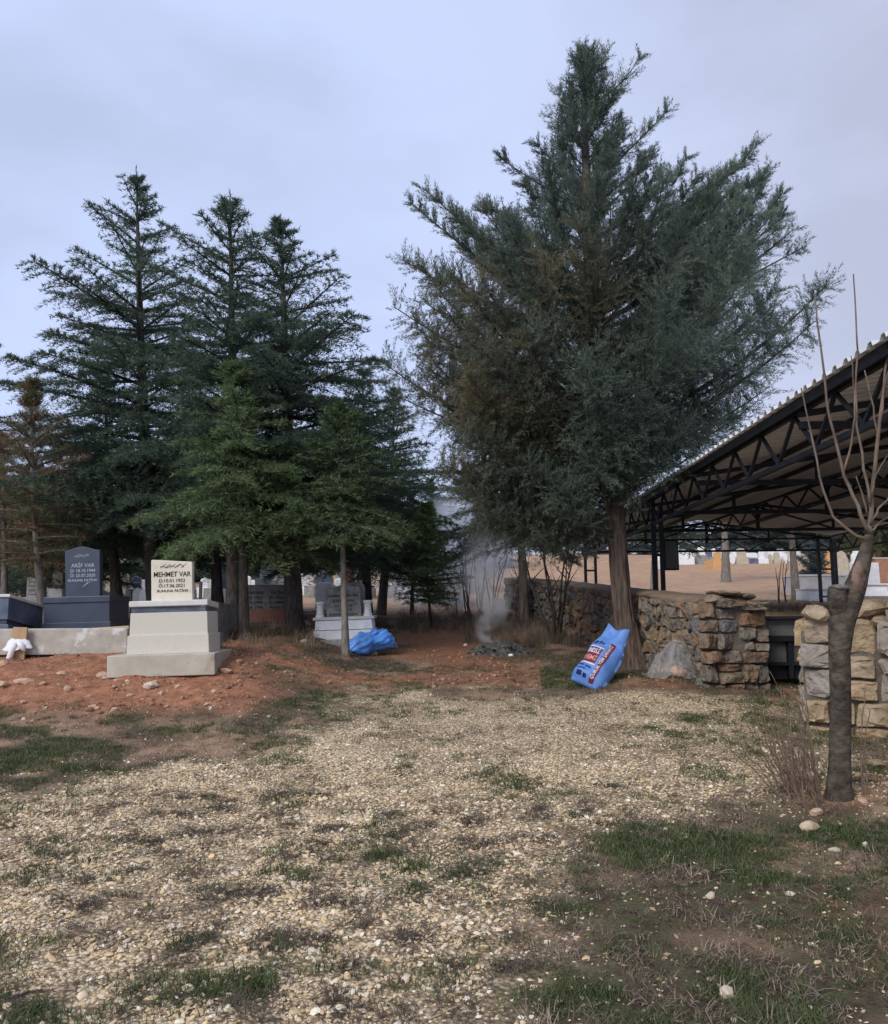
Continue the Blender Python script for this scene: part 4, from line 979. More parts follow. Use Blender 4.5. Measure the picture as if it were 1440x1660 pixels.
def conifer(name, base, top, prof, n_b, label, mat='f_cedar', bark='conebark', r0=.13, seed=1, e_top=50, e_bot=-2, curve_top=.05, curve_bot=-.12, crown=.2,
            twig=.56, K=5, sp=.085, bl=.095, bw=.018, tint=.3, brown=0.0, browns=0.0, group=None, asym=None, side=None, cat='tree', jag=.28, flat=.25, tdroop=.42):
    """prof: list of (height fraction, radius m). asym(az,h): factor on the bough length"""
    rng = np.random.default_rng(seed); base = np.asarray(base, float); top = np.asarray(top, float)
    t = thing(name, base, label, cat, group); LV = Leaves(); wood = MB(); H = top[2] - base[2]
    def axis(h): 
        b = np.sin(h * math.pi) * .06 * np.array([math.cos(seed), math.sin(seed), 0]); return base + (top - base) * h + b
    hs_ = [-.03, .02, .12, .3, .5, .7, .85, 1.0]
    trunk_mesh([axis(h) for h in hs_], [r0 * (1.35 if h < 0 else 1.12 if h < .05 else (1 - h) ** .85 + .03) for h in hs_], M[bark], t, 9, .07, seed)
    gold = 2.39996; wh = 0
    for i in range(n_b):
        f = i / (n_b - 1); h = crown + (1 - crown - .02) * (f ** 1.12)
        if rng.random() < .7 and h < .90: h = round(h * 24) / 24 + rng.normal(0, .006)      # whorls
        h = min(h, .985)
        if h > .70 and rng.random() < .30 and bl < .1: continue
        rad = float(np.interp(h, [p[0] for p in prof], [p[1] for p in prof])); az = i * gold + rng.normal(0, .25)
        if side is not None and rng.random() < side[1]: az = side[0] + rng.normal(0, .8)
        L = rad * (1.04 + rng.normal(0, jag * .75)) * (1 if rng.random() < .8 else .65)
        if asym: L *= asym(az, h)
        L = max(L, .1); hf = min(1.0, max(0.0, (h - crown) / (1 - crown)))
        e = R(e_bot + (e_top - e_bot) * hf ** 1.6 + rng.normal(0, 6)); cv = curve_bot + (curve_top - curve_bot) * hf
        br = brown if rng.random() > browns else min(1, brown + rng.uniform(.4, .9))
        bough(LV, wood, axis(h) - 0 * base, az, L, e, cv, rng, twig * (1 - .42 * hf ** 1.5), sp, K, bl, bw, (tint + rng.normal(0, .08), 0), br, tdroop=tdroop, r0=.008 + .012 * L, flat=flat)
    # leader
    for k in range(22):
        p = axis(1 - .13 * k / 22 * (6 / max(H, 3))); N_ = 3
        LV.add(np.tile(p, (N_, 1)), np.array([0, 0, .5])[None] + rng.normal(0, .5, (N_, 3)), bl * rng.uniform(.5, 1, N_), np.full(N_, bw * .8), np.stack([np.full(N_, tint), np.full(N_, brown)], -1))
    wood.v = [tuple(np.array(v) - base) for v in wood.v]
    wood.build('boughs', M[bark], t)['kind'] = 'stuff'
    LV.build('crown', M[mat], t, rng)
    return t
def topat(u, v, Y): return P(u, v, Y)
LT = 'conifers behind the left graves'
def bs(u, Y): return at_ground(u, Y)
# three tall cedars
conifer('cedar_tree', bs(252, 16.5), topat(221, 270, 16.5), [(.2, 2.0), (.35, 2.2), (.5, 2.0), (.62, 1.75), (.75, 1.1), (.87, .68), (.94, .26), (1, .05)], 190, 'tallest cedar of the three, leftmost, its tip highest', seed=3, r0=.16, crown=.22, e_top=42, group=LT, asym=lambda az, h: .98 if math.cos(az) < -.3 else .88)
conifer('cedar_tree', bs(381, 14.8), topat(373, 308, 14.8), [(.2, 1.6), (.4, 1.5), (.6, 1.3), (.75, .95), (.87, .66), (.94, .25), (1, .05)], 165, 'middle tall cedar with a thin open top between two others', seed=5, r0=.15, crown=.24, e_top=46, group=LT, tint=.26)
conifer('cedar_tree', bs(478, 14.6), topat(455, 348, 14.6), [(.2, 1.5), (.4, 1.6), (.55, 1.6), (.7, 1.35), (.85, .72), (.93, .26), (1, .05)], 175, 'right tall cedar whose boughs reach out to the right', seed=8, r0=.16, crown=.24, e_top=40, group=LT, tint=.22, asym=lambda az, h: 1.15 if math.cos(az) > .2 else .9)
conifer('cedar_tree', bs(397, 13.2), topat(377, 585, 13.2), [(.25, 1.25), (.4, 1.35), (.6, 1.05), (.8, .55), (1, .08)], 125, 'shorter bright green cedar with drooping tips before the tall ones', 'f_green', seed=12, r0=.085, crown=.37, e_top=30, e_bot=-4, curve_bot=-.2, group=LT, tint=.5, K=5)
conifer('cedar_tree', bs(561, 12.9), topat(545, 655, 13.4), [(.3, 1.0), (.5, .95), (.7, .7), (.88, .35), (1, .06)], 105, 'slim green cedar whose pale trunk crosses the white marble tomb', 'f_green', 'greybark', seed=14, r0=.06, crown=.45, e_top=32, curve_bot=-.16, group=LT, tint=.26, K=5)
conifer('cedar_tree', bs(597, 18.5), topat(588, 596, 18.5), [(.25, 1.7), (.45, 1.6), (.65, 1.15), (.85, .5), (1, .08)], 120, 'dark cedar behind the slim one, with a black trunk', 'f_cedar', seed=17, r0=.11, crown=.22, e_top=32, group=LT, tint=.34)
conifer('cedar_tree', bs(618, 20.5), topat(640, 628, 20.5), [(.25, 1.3), (.45, 1.25), (.65, .9), (.85, .45), (1, .08)], 110, 'cedar with a pale grey trunk nearest the smoke', 'f_green', 'greybark', seed=19, r0=.12, crown=.27, e_top=34, group=LT, tint=.2)
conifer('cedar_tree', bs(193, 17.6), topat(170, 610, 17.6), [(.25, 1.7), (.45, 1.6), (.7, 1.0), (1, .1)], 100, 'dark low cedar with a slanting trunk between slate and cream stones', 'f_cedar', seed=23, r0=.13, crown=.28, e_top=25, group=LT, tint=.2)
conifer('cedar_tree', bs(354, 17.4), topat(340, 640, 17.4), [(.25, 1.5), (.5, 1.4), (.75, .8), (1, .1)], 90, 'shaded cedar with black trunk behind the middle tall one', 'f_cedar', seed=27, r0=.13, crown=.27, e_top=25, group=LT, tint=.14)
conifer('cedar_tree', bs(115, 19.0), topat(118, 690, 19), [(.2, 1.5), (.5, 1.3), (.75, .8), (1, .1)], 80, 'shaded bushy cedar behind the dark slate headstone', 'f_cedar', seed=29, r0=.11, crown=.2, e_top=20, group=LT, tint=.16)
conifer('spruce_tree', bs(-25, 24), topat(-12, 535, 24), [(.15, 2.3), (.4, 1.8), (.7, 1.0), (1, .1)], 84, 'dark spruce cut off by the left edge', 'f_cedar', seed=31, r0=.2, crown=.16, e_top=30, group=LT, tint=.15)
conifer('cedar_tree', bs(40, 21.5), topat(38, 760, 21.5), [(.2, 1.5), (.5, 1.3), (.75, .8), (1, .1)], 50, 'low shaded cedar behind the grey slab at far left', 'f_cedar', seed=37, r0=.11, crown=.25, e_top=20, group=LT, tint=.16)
conifer('pine_tree', bs(73, 14.6), topat(50, 612, 14.6), [(.25, 1.05), (.45, 1.05), (.6, .85), (.75, .6), (.88, .18), (1, .06)], 80, 'thin pine with rusty brown dying needles at the left', 'f_pine', 'greybark', seed=41, r0=.085, crown=.26, e_top=35, e_bot=5, curve_bot=-.06, twig=.5, K=4, sp=.13, bl=.13, bw=.012, tint=.45, brown=.12, browns=.32, group=LT, flat=0)
conifer('pine_tree', bs(8, 16.5), topat(5, 700, 16.5), [(.25, 1.0), (.5, 1.0), (.75, .75), (1, .1)], 50, 'rusty pine crossing the left edge behind the blue grey tomb', 'f_pine', 'greybark', seed=43, r0=.08, crown=.3, e_top=35, e_bot=5, twig=.5, K=4, sp=.13, bl=.13, bw=.012, tint=.4, brown=.25, browns=.45, group=LT, flat=0)
# young spruce and the trees near the smoke
conifer('spruce_tree', G(700, 1018), P(692, 815, float(G(700, 1018)[1])), [(.2, .62), (.35, .72), (.6, .48), (.8, .25), (1, .04)], 90, 'young green spruce standing alone left of the smoking pile', 'f_green', seed=47, r0=.035, crown=.2, e_top=35, e_bot=8, curve_bot=-.1, K=5, sp=.07, bl=.065, bw=.018, tint=.72)
conifer('spruce_tree', bs(668, 21), topat(668, 800, 21), [(.4, .6), (.6, .5), (.8, .3), (1, .05)], 30, 'thin dark spruce just left of the young green one', 'f_cedar', seed=49, r0=.05, crown=.42, e_top=35, tint=.25)
conifer('cedar_tree', bs(851, 19.0), topat(845, 640, 19.0), [(.3, 1.5), (.5, 1.6), (.75, 1.0), (1, .1)], 100, 'dark cedar with pale trunk between smoke and big juniper', 'f_cedar', 'greybark', seed=53, r0=.12, crown=.34, e_top=25, curve_bot=-.22, tint=.3)
conifer('cedar_tree', bs(760, 30.0), topat(752, 760, 30), [(.3, 1.8), (.5, 1.6), (.75, .9), (1, .1)], 50, 'distant cedar above the smoke behind the bare saplings', 'f_far', 'greybark', seed=57, r0=.13, crown=.45, e_top=25, tint=.3, bl=.12, bw=.03)
# trees beyond the shelter
def tsp(u, Y): p = at_ground(u, Y); return p
conifer('pine_tree', np.array([*P(1291, 972, 25.5)[:2], 1.62]), P(1275, 760, 25.5), [(.4, 2.0), (.6, 2.1), (.8, 1.6), (1, .4)], 62, 'pine with a grey trunk beyond the far end of the shelter', 'f_pine', 'greybark', seed=61, r0=.14, crown=.62, e_top=30, e_bot=0, twig=.5, sp=.13, bl=.14, bw=.016, tint=.3, flat=0)
conifer('pine_tree', bs(1180, 36), topat(1168, 760, 36), [(.6, 1.2), (.8, 1.1), (1, .3)], 26, 'slim grey trunked pine on the hillside by the orange headstone', 'f_far', 'greybark', seed=63, r0=.2, crown=.62, e_top=25, twig=.5, sp=.16, bl=.16, bw=.03, tint=.35, flat=0)
conifer('juniper_bush', bs(1322, 30), P(1325, 884, 30), [(0, .45), (.3, .62), (.6, .55), (1, .15)], 60, 'round grey green bush left of the corner post', 'f_far', seed=67, r0=.05, crown=.05, e_top=70, e_bot=35, twig=.4, sp=.08, bl=.12, bw=.025, tint=.5, cat='bush')
conifer('pine_tree', bs(1425, 40), P(1432, 800, 40), [(.2, 2.2), (.5, 2.2), (.8, 1.5), (1, .3)], 50, 'bushy olive pine behind the white headstones at the right edge', 'f_pine', 'greybark', seed=69, r0=.16, crown=.25, e_top=30, twig=.5, sp=.16, bl=.18, bw=.03, tint=.3, flat=0)
conifer('pine_tree', bs(1062, 26), P(1066, 800, 26), [(.3, 1.5), (.6, 1.5), (1, .2)], 44, 'dark pine standing behind the middle shelter post', 'f_cedar', 'greybark', seed=71, r0=.14, crown=.62, e_top=30, twig=.5, sp=.13, bl=.15, bw=.025, tint=.2, flat=0)
# far rows: two meshes copied
def copy_tree(o, loc, label, group, scale=1, rz=0):
    c = o.copy(); COL.objects.link(c); c.location = tuple(map(float, loc)); c.scale = (scale,) * 3; c.rotation_euler = (0, 0, rz); c['label'] = label; c['group'] = group
    for ch in o.children:
        d = ch.copy(); COL.objects.link(d); d.parent = c
    return c
fa = at_ground(1010, 72)
FG = 'blue green trees along the far skyline'
ft = conifer('far_tree', fa, fa + np.array([.1, 0, 7.5]), [(.15, 2.3), (.4, 2.0), (.7, 1.2), (1, .1)], 56, 'hazy blue green conifer on the far skyline', 'f_far', seed=73, r0=.2, crown=.12, e_top=25, twig=.5, sp=.2, bl=.28, bw=.06, tint=.4, K=3, group=FG)
rf = np.random.default_rng(5)
for u, Y, sc in [(960, 78, .8), (1045, 80, .7), (1085, 90, .55), (1125, 95, .5), (1205, 76, .95), (1232, 82, 1.0), (1262, 74, .9), (1300, 80, 1.05), (1345, 84, 1.0), (1378, 78, 1.1), (1405, 88, 1.1), (1440, 80, .9), (1480, 84, 1.0), (900, 85, .8),
                 (700, 70, .6), (640, 62, .75), (575, 60, .7), (520, 66, .8), (460, 60, .75), (410, 64, .8), (350, 60, .75), (290, 64, .8), (230, 60, .8), (150, 62, .8), (90, 60, .8), (30, 60, .8), (-30, 60, .8)]:
    p = at_ground(u, Y); copy_tree(ft, p - np.array([0, 0, .1]), 'hazy blue green conifer on the far skyline', FG, sc, rf.uniform(0, 6))

BG = 'low shaded cedars among the older graves'
ba_ = at_ground(290, 37)
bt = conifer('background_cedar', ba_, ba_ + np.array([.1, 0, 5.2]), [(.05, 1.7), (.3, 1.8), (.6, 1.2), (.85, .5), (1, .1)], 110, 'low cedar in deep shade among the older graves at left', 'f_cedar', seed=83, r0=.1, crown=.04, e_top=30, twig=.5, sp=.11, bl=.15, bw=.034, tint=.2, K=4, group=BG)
for u, Y, sc in [(-20, 34, 1.0), (40, 38, 1.1), (130, 38, 1.1), (230, 39, 1.1), (345, 38, 1.1), (440, 41, 1.15), (530, 41, 1.0), (-70, 38, 1.2), (700, 48, 1.0), (800, 46, .9)]:
    p = at_ground(u, Y); copy_tree(bt, p, 'low cedar in deep shade among the older graves at left' if u < 650 else 'cedar beyond the smoke bank', BG if u < 650 else 'cedars beyond the smoke', sc, rf.uniform(0, 6))
HG = 'dark bushy trees above the hillside graves'
for u, Y, sc in [(1050, 66, .55), (1078, 68, .5), (1104, 70, .55), (1150, 66, .6), (1176, 69, .55), (1222, 66, .7), (1248, 70, .6), (1275, 66, .7), (1310, 68, .65), (1332, 66, .7), (1362, 70, .7), (1392, 66, .75), (1420, 70, .7), (1450, 66, .8), (1010, 66, .5), (980, 70, .5)]:
    p = at_ground(u, Y); copy_tree(ft, p - np.array([0, 0, .4]), 'dark bushy tree just above the hillside graves', HG, sc * 1.15, rf.uniform(0, 6))
# big juniper
def big_juniper():
    rng = np.random.default_rng(77); Yb = 11.0
    b0 = G(1031, 1085); Yb = float(b0[1])
    t = thing('juniper_tree', b0, 'big blue green juniper with tawny patches and a thick leaning trunk', 'tree')
    AX = [(1082, 1031), (1050, 1022), (1000, 1012), (930, 1005), (850, 1000), (800, 992), (700, 975), (560, 962), (400, 955), (250, 950), (150, 947), (66, 947)]
    av = [a[0] for a in AX][::-1]; au = [a[1] for a in AX][::-1]
    def axis(v): return P(float(np.interp(v, av, au)), v, Yb + .5 * ss((1000 - v) / 700))
    pts = [axis(v) for v in (1100, 1083, 1060, 1000, 920, 840, 760, 640, 520, 400, 280, 170, 90)]
    trunk_mesh(pts, [.29, .22, .172, .142, .134, .132, .175, .15, .12, .09, .06, .035, .012], M['bark'], t, 52, .035, 5, ridge=.15, step=.09)
    SIL = [(64, 938, 956), (100, 930, 972), (150, 912, 1000), (200, 898, 1022), (250, 880, 1040), (300, 850, 1110), (340, 770, 1210), (380, 690, 1255), (430, 655, 1285), (500, 645, 1305), (560, 632, 1305), (620, 640, 1285), (680, 664, 1215), (730, 684, 1110), (780, 704, 1040), (830, 740, 975), (870, 775, 930)]
    sv = [s[0] for s in SIL]; sl = [s[1] for s in SIL]; sr = [s[2] for s in SIL]
    LV = Leaves(); wood = MB()
    tips = []
    hero = [(985, 86, .2), (1037, 92, .1), (1084, 178, -.1), (1226, 236, .1), (1243, 276, -.4), (1268, 314, .3), (1286, 372, -.3), (1300, 402, .4), (1340, 462, .2), (1322, 520, -.5), (814, 258, .2), (690, 308, .1), (652, 420, -.3), (1112, 258, .3), (640, 498, .3), (618, 586, .1), (640, 640, -.4), (668, 330, .2), (905, 148, 0), (1060, 250, .2),
            (895, 190, .2), (872, 235, -.3), (1000, 150, -.3), (1150, 300, -.2), (1190, 270, .3), (730, 345, -.2), (850, 300, .3), (1160, 330, .6), (1200, 300, .5), (1214, 258, -.1), (1232, 318, .2), (1252, 348, -.2), (1182, 318, -.3), (1166, 352, .3), (1238, 292, .5), (1206, 342, -.1), (1224, 382, .1), (1256, 400, .4), (1190, 380, .6), (1216, 300, -.5), (1145, 320, 0), (1275, 345, 0), (760, 370, .4), (790, 330, -.3)]
    for (u, v, dy) in hero: tips.append((P(u, v, Yb + .5 + dy), v, 1.0))
    n = 420
    for i in range(n):
        v = 850 - (850 - 85) * (i / (n - 1)) ** 1.05; az = i * 2.39996 + rng.normal(0, .3)
        ul, ur = np.interp(v, sv, sl), np.interp(v, sv, sr); a = axis(v); k = Yb / FPX
        ua = float(np.interp(v, av, au))
        rl_, rr_ = (ua - ul) * k, (ur - ua) * k; ry = .42 * (rl_ + rr_)
        c, s_ = math.cos(az), math.sin(az)
        ex = rr_ if c > 0 else rl_
        f = rng.uniform(.82, 1.0) if i % 3 else rng.uniform(.4, .8)
        if v < 330 and i % 2: continue
        p = a + np.array([c * ex * f, s_ * ry * f, 0]); tips.append((p, v, f))
    for (tip, v, f) in tips:
        if v > 790 and abs(tip[0] - axis(v)[0] - .1) < .75: continue
        # foot of the branch, lower on the trunk
        a = axis(v); rad = float(np.linalg.norm((tip - a)[:2])); rise = .35 + .62 * rad * rng.uniform(.8, 1.15)
        if v > 430: rise = rise * (1 - .55 * min(1, (v - 430) / 270))
        zt = max(tip[2] - rise, b0[2] + 1.9)
        vv = np.interp(zt, [axis(x)[2] for x in av[::-1]], av[::-1]); st_ = axis(vv)
        d = tip - st_; L = float(np.linalg.norm(d)); mid = st_ + d * .5 + np.array([0, 0, -.12 * L]) + rng.normal(0, .05 + .06 * L, 3)
        sw = np.linspace(0, 1, 8); path = lambda s: ((1 - s) ** 2)[:, None] * st_ + (2 * s * (1 - s))[:, None] * mid + (s ** 2)[:, None] * tip
        wood.tube(path(sw), list((.006 + .0095 * L) * (1 - .88 * sw) + .003), 5, cap=False)
        ns_ = max(6, int(L * 9)); s = np.clip(.30 + .70 * np.linspace(0, 1, ns_) ** .8 + rng.normal(0, .02, ns_), .2, 1); p = path(s); tg = unit(path(np.minimum(s + .03, 1.03)) - path(s - .03))
        patch = float(vnoise(tip[0] * .8 + 3, tip[2] * .8 + tip[1], 71)); left = np.clip((2.4 - tip[0]) / 2.5, 0, 1)
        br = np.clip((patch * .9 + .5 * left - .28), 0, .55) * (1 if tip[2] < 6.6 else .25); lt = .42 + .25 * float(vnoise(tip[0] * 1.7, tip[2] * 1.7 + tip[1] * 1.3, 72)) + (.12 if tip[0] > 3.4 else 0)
        # sprays
        m = 4; A_ = rng.uniform(0, 2 * math.pi, (ns_, m)); sid1 = unit(np.cross(tg, np.array([.2, .1, 1.0]))); sid2 = np.cross(tg, sid1)
        low = float(ss(np.array((v - 330) / 200))); sd = unit(tg[:, None] * (.75 - .45 * low) + (sid1[:, None] * np.cos(A_)[..., None] + sid2[:, None] * np.sin(A_)[..., None]) * (.75 + .1 * low) + np.array([0, 0, .30 - .12 * low]) + rng.normal(0, .25 * low + .05, (ns_, m, 3)))
        sl_ = (.10 + (.34 + .10 * low) * (1 - (.72 - .35 * low) * s)[:, None] * rng.uniform(.45, 1.3, (ns_, m)))
        j = np.linspace(.08, 1, 7); q_ = p[:, None, None] + sd[:, :, None] * (sl_[..., None] * j)[..., None]
        K = 7 if low > .3 else 6; N_ = ns_ * m * 7 * K
        dd = np.broadcast_to(sd[:, :, None, None], (ns_, m, 7, K, 3)) * .95 + rng.normal(0, .42, (ns_, m, 7, K, 3)); dd[..., 2] += .18
        oo = np.broadcast_to(q_[:, :, :, None], (ns_, m, 7, K, 3)) + rng.normal(0, .014, (ns_, m, 7, K, 3))
        ti = np.empty((N_, 2)); jj = np.broadcast_to(j[None, None, :, None], (ns_, m, 7, K)).ravel()
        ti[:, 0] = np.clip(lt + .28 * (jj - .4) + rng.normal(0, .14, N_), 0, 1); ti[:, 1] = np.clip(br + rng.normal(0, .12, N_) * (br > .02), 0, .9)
        c_ = np.broadcast_to((p[:, None] + sd * sl_[..., None] * .6)[:, :, None, None, :], (ns_, m, 7, K, 3)).reshape(-1, 3)
        cn = vnoise(c_[:, 0] * 2.1 + c_[:, 1] * 1.3, c_[:, 2] * 2.4 - c_[:, 1] * 1.1, 73) + .6 * vnoise(c_[:, 0] * 5 - c_[:, 1] * 3, c_[:, 2] * 5.2 + c_[:, 1] * 2, 74)
        ti[:, 0] = np.clip(ti[:, 0] + .22 * cn, 0, 1); ti[:, 1] = np.clip(ti[:, 1] * (1 + .9 * cn), 0, .9)
        sel = cn > (-.72 if v > 330 else -.9); oo = oo.reshape(-1, 3)[sel]; dd = dd.reshape(-1, 3)[sel]; ti = ti[sel]; N_ = int(sel.sum())
        LV.add(oo.reshape(-1, 3), dd.reshape(-1, 3), .058 * rng.uniform(.5, 1.3, N_), .0098 * rng.uniform(.7, 1.3, N_), ti)
    wood.v = [tuple(np.array(v) - b0) for v in wood.v]; wood.build('limbs', M['conebark'], t)['kind'] = 'stuff'
    LV.build('crown', M['f_juniper'], t, rng)
    return t
JT = big_juniper()

# bare saplings, dry shrub, cut tree
def bare_stems(name, foot, tips, label, cat, mat, r=.012, forks=3, seed=1, group=None, leanmid=.1):
    rng = np.random.default_rng(seed); foot = np.asarray(foot, float); t = thing(name, foot, label, cat, group)
    for (off, tip) in tips:
        mb = MB(); a = np.asarray(off, float); b = np.asarray(tip, float) - foot; m_ = (a + b) / 2 + rng.normal(0, leanmid, 3) * np.array([1, 1, .3])
        sw = np.linspace(0, 1, 9); path = [((1 - s) ** 2) * a + 2 * s * (1 - s) * m_ + s * s * b + rng.normal(0, .006, 3) for s in sw]
        mb.tube(path, [r * (1 - .8 * s) + .002 for s in sw], 5)
        for k in range(forks):
            i = int(rng.integers(3, 8)); d = unit(path[i] - path[i - 1]) + rng.normal(0, .45, 3); d[2] = abs(d[2]) + .3; L = np.linalg.norm(b - a) * rng.uniform(.12, .32)
            e = path[i] + unit(d) * L; mid = (path[i] + e) / 2 + rng.normal(0, .02, 3); mb.tube([path[i], mid, e], [r * .45, r * .3, .002], 4)
        mb.build('stem', mat, t)
    return t
DW = M['deadwood']
f = G(905, 1036); Yf = float(f[1])
bare_stems('bare_shrub', f, [((-.08, 0, 0), P(868, 876, Yf)), ((0, 0, 0), P(918, 905, Yf)), ((0, 0, 0), P(880, 860, Yf - .2)), ((.02, 0, 0), P(938, 872, Yf)), ((.02, .1, 0), P(925, 850, Yf + .2)), ((-.1, .05, 0), P(845, 855, Yf + .2))], 'leafless forked shrub between smoking pile and big juniper', 'shrub', M['conebark'], .03, 4, 3)
for i, (u, v, tips_, lab) in enumerate([
        (800, 1003, [(782, 880), (800, 870), (812, 900), (830, 890), (822, 905)], 'leafless forked sapling above the smoking pile'),
        (762, 1000, [(752, 868), (744, 885), (765, 860), (772, 875), (758, 900)], 'tall thin bare stems rising through the smoke'),
        (778, 1010, [(772, 880), (786, 890), (768, 905), (792, 872)], 'pale upright bare stems right of the smoke bank'),
        (738, 1020, [(736, 950), (742, 970), (728, 985)], 'short dead stems right of the young spruce'),
        (842, 1015, [(838, 895), (850, 905), (830, 920), (858, 900)], 'bare stems before the pale cedar trunk')]):
    f = G(u, v); Yf = float(f[1]); bare_stems('bare_sapling', f, [((random.uniform(-.08, .08), random.uniform(-.1, .1), 0), P(a, b, Yf + random.uniform(-.2, .2))) for a, b in tips_], lab, 'sapling', DW, .016, 3, 20 + i)
for i, (u, tips_, lab) in enumerate([(1263, [(1268, 905), (1258, 920)], 'two dead flower stalks standing on the dry field'), (1274, [(1279, 900), (1270, 915)], 'forked dead stalk right of the other dead stalks')]):
    pq = P(u, 962, 23.5); pq[2] = 1.55
    bare_stems('dead_stalk', pq, [((0, 0, 0), P(a, b, 23.5)) for a, b in tips_], lab, 'stalk', DW, .02, 1, 40 + i)
f = G(1322, 1292); Yf = float(f[1]); rr = np.random.default_rng(15); tips_ = []
for i in range(46):
    u0 = rr.uniform(1268, 1340); hh = rr.uniform(60, 185) * (1.0 if i % 3 else .6); du = -rr.uniform(8, 120) * (1340 - u0 + 40) / 90 + rr.normal(0, 10); du = max(du, -150)
    dy = rr.uniform(-.25, .35); a = P(u0, 1292, Yf + dy) - f; a[2] = -.02
    tips_.append((a, P(u0 + du * .7, 1292 - hh, Yf + dy * 1.3)))
bare_stems('dry_shrub', f, tips_, 'fan of thin dry twigs left of the cut tree foot', 'shrub', DW, .0055, 2, 9, leanmid=.03)
f = G(1398, 1290); Yf = float(f[1])
bare_stems('dry_shrub', f, [((0, 0, 0), P(1402, 1120, Yf)), ((.05, 0, 0), P(1395, 1180, Yf)), ((.02, 0, 0), P(1410, 1150, Yf))], 'few dry twigs right of the cut tree foot', 'shrub', DW, .0055, 1, 10, leanmid=.03)

def cut_tree():
    b0 = G(1360, 1292); Yb = float(b0[1]); t = thing('cut_tree', b0, 'pollarded tree with dark trunk, sawn knob and long bare shoots at right', 'tree')
    tr = trunk_mesh([P(1361, 1310, Yb), P(1361, 1285, Yb), P(1362, 1240, Yb), P(1364, 1150, Yb), P(1361, 1060, Yb), P(1364, 1015, Yb), P(1371, 990, Yb), P(1382, 965, Yb), P(1390, 943, Yb), P(1397, 920, Yb), P(1404, 895, Yb), P(1410, 868, Yb)],
                    [.125, .090, .073, .068, .071, .085, .086, .077, .069, .058, .045, .032], M['pollard'], t, 30, .025, 9, ridge=.03, step=.05)
    # sawn knob
    trunk_mesh([P(1368, 1005, Yb), P(1360, 980, Yb - .02), P(1358, 960, Yb - .03), P(1359, 952, Yb - .03)], [.066, .068, .066, .052], M['pollard'], t, 16, .12, 10, name='knob')
    o = link_mesh('cut_face', rock_mesh('cut_face', (.07, .07, .028), np.random.default_rng(8), 2, 6), M['greybark'], t); o.location = P(1360, 953, Yb - .04) - b0
    trunk_mesh([P(1383, 972, Yb - .035), P(1387, 956, Yb - .035), P(1391, 938, Yb - .03), P(1393, 922, Yb - .025), P(1394, 910, Yb - .02)], [.018, .046, .05, .042, .022], M['wound'], t, 18, .16, 12, name='scar')
    SH = [([(1410, 878), (1413, 800), (1424, 707), (1437, 600), (1441, 560)], .032), ([(1410, 878), (1380, 862), (1350, 838), (1329, 772), (1312, 690), (1299, 629)], .02), ([(1409, 866), (1392, 820), (1369, 772), (1352, 700), (1340, 648), (1328, 540), (1321, 478)], .024),
          ([(1369, 765), (1380, 720), (1386, 675), (1385, 620), (1380, 577)], .013), ([(1412, 815), (1402, 760), (1390, 690), (1389, 620), (1391, 572), (1388, 500), (1384, 444)], .017), ([(1412, 850), (1425, 825), (1442, 806), (1470, 780)], .016), ([(1411, 862), (1428, 846), (1448, 833)], .012),
          ([(1424, 707), (1416, 660), (1402, 600)], .011), ([(1407, 832), (1398, 800), (1388, 772)], .009), ([(1424, 705), (1432, 640), (1452, 560)], .014), ([(1413, 800), (1420, 770), (1446, 730)], .01)]
    rg = np.random.default_rng(21)
    for pts, r in SH:
        dy = np.cumsum(rg.normal(0, .035, len(pts))); mb = MB(); n = len(pts)
        pp_ = []
        for i, (u, v) in enumerate(pts): pp_.append(P(u, v, Yb + dy[i] - dy[0]) - b0)
        fine = []
        for i in range(n - 1):
            for k in range(3): fine.append(pp_[i] + (pp_[i + 1] - pp_[i]) * k / 3 + rg.normal(0, .004, 3))
        fine.append(pp_[-1]); mb.tube(fine, [r * .55 * (1 - .75 * i / len(fine)) + .002 for i in range(len(fine))], 7); mb.build('shoot', M['shoot'], t, smooth=True)
cut_tree()

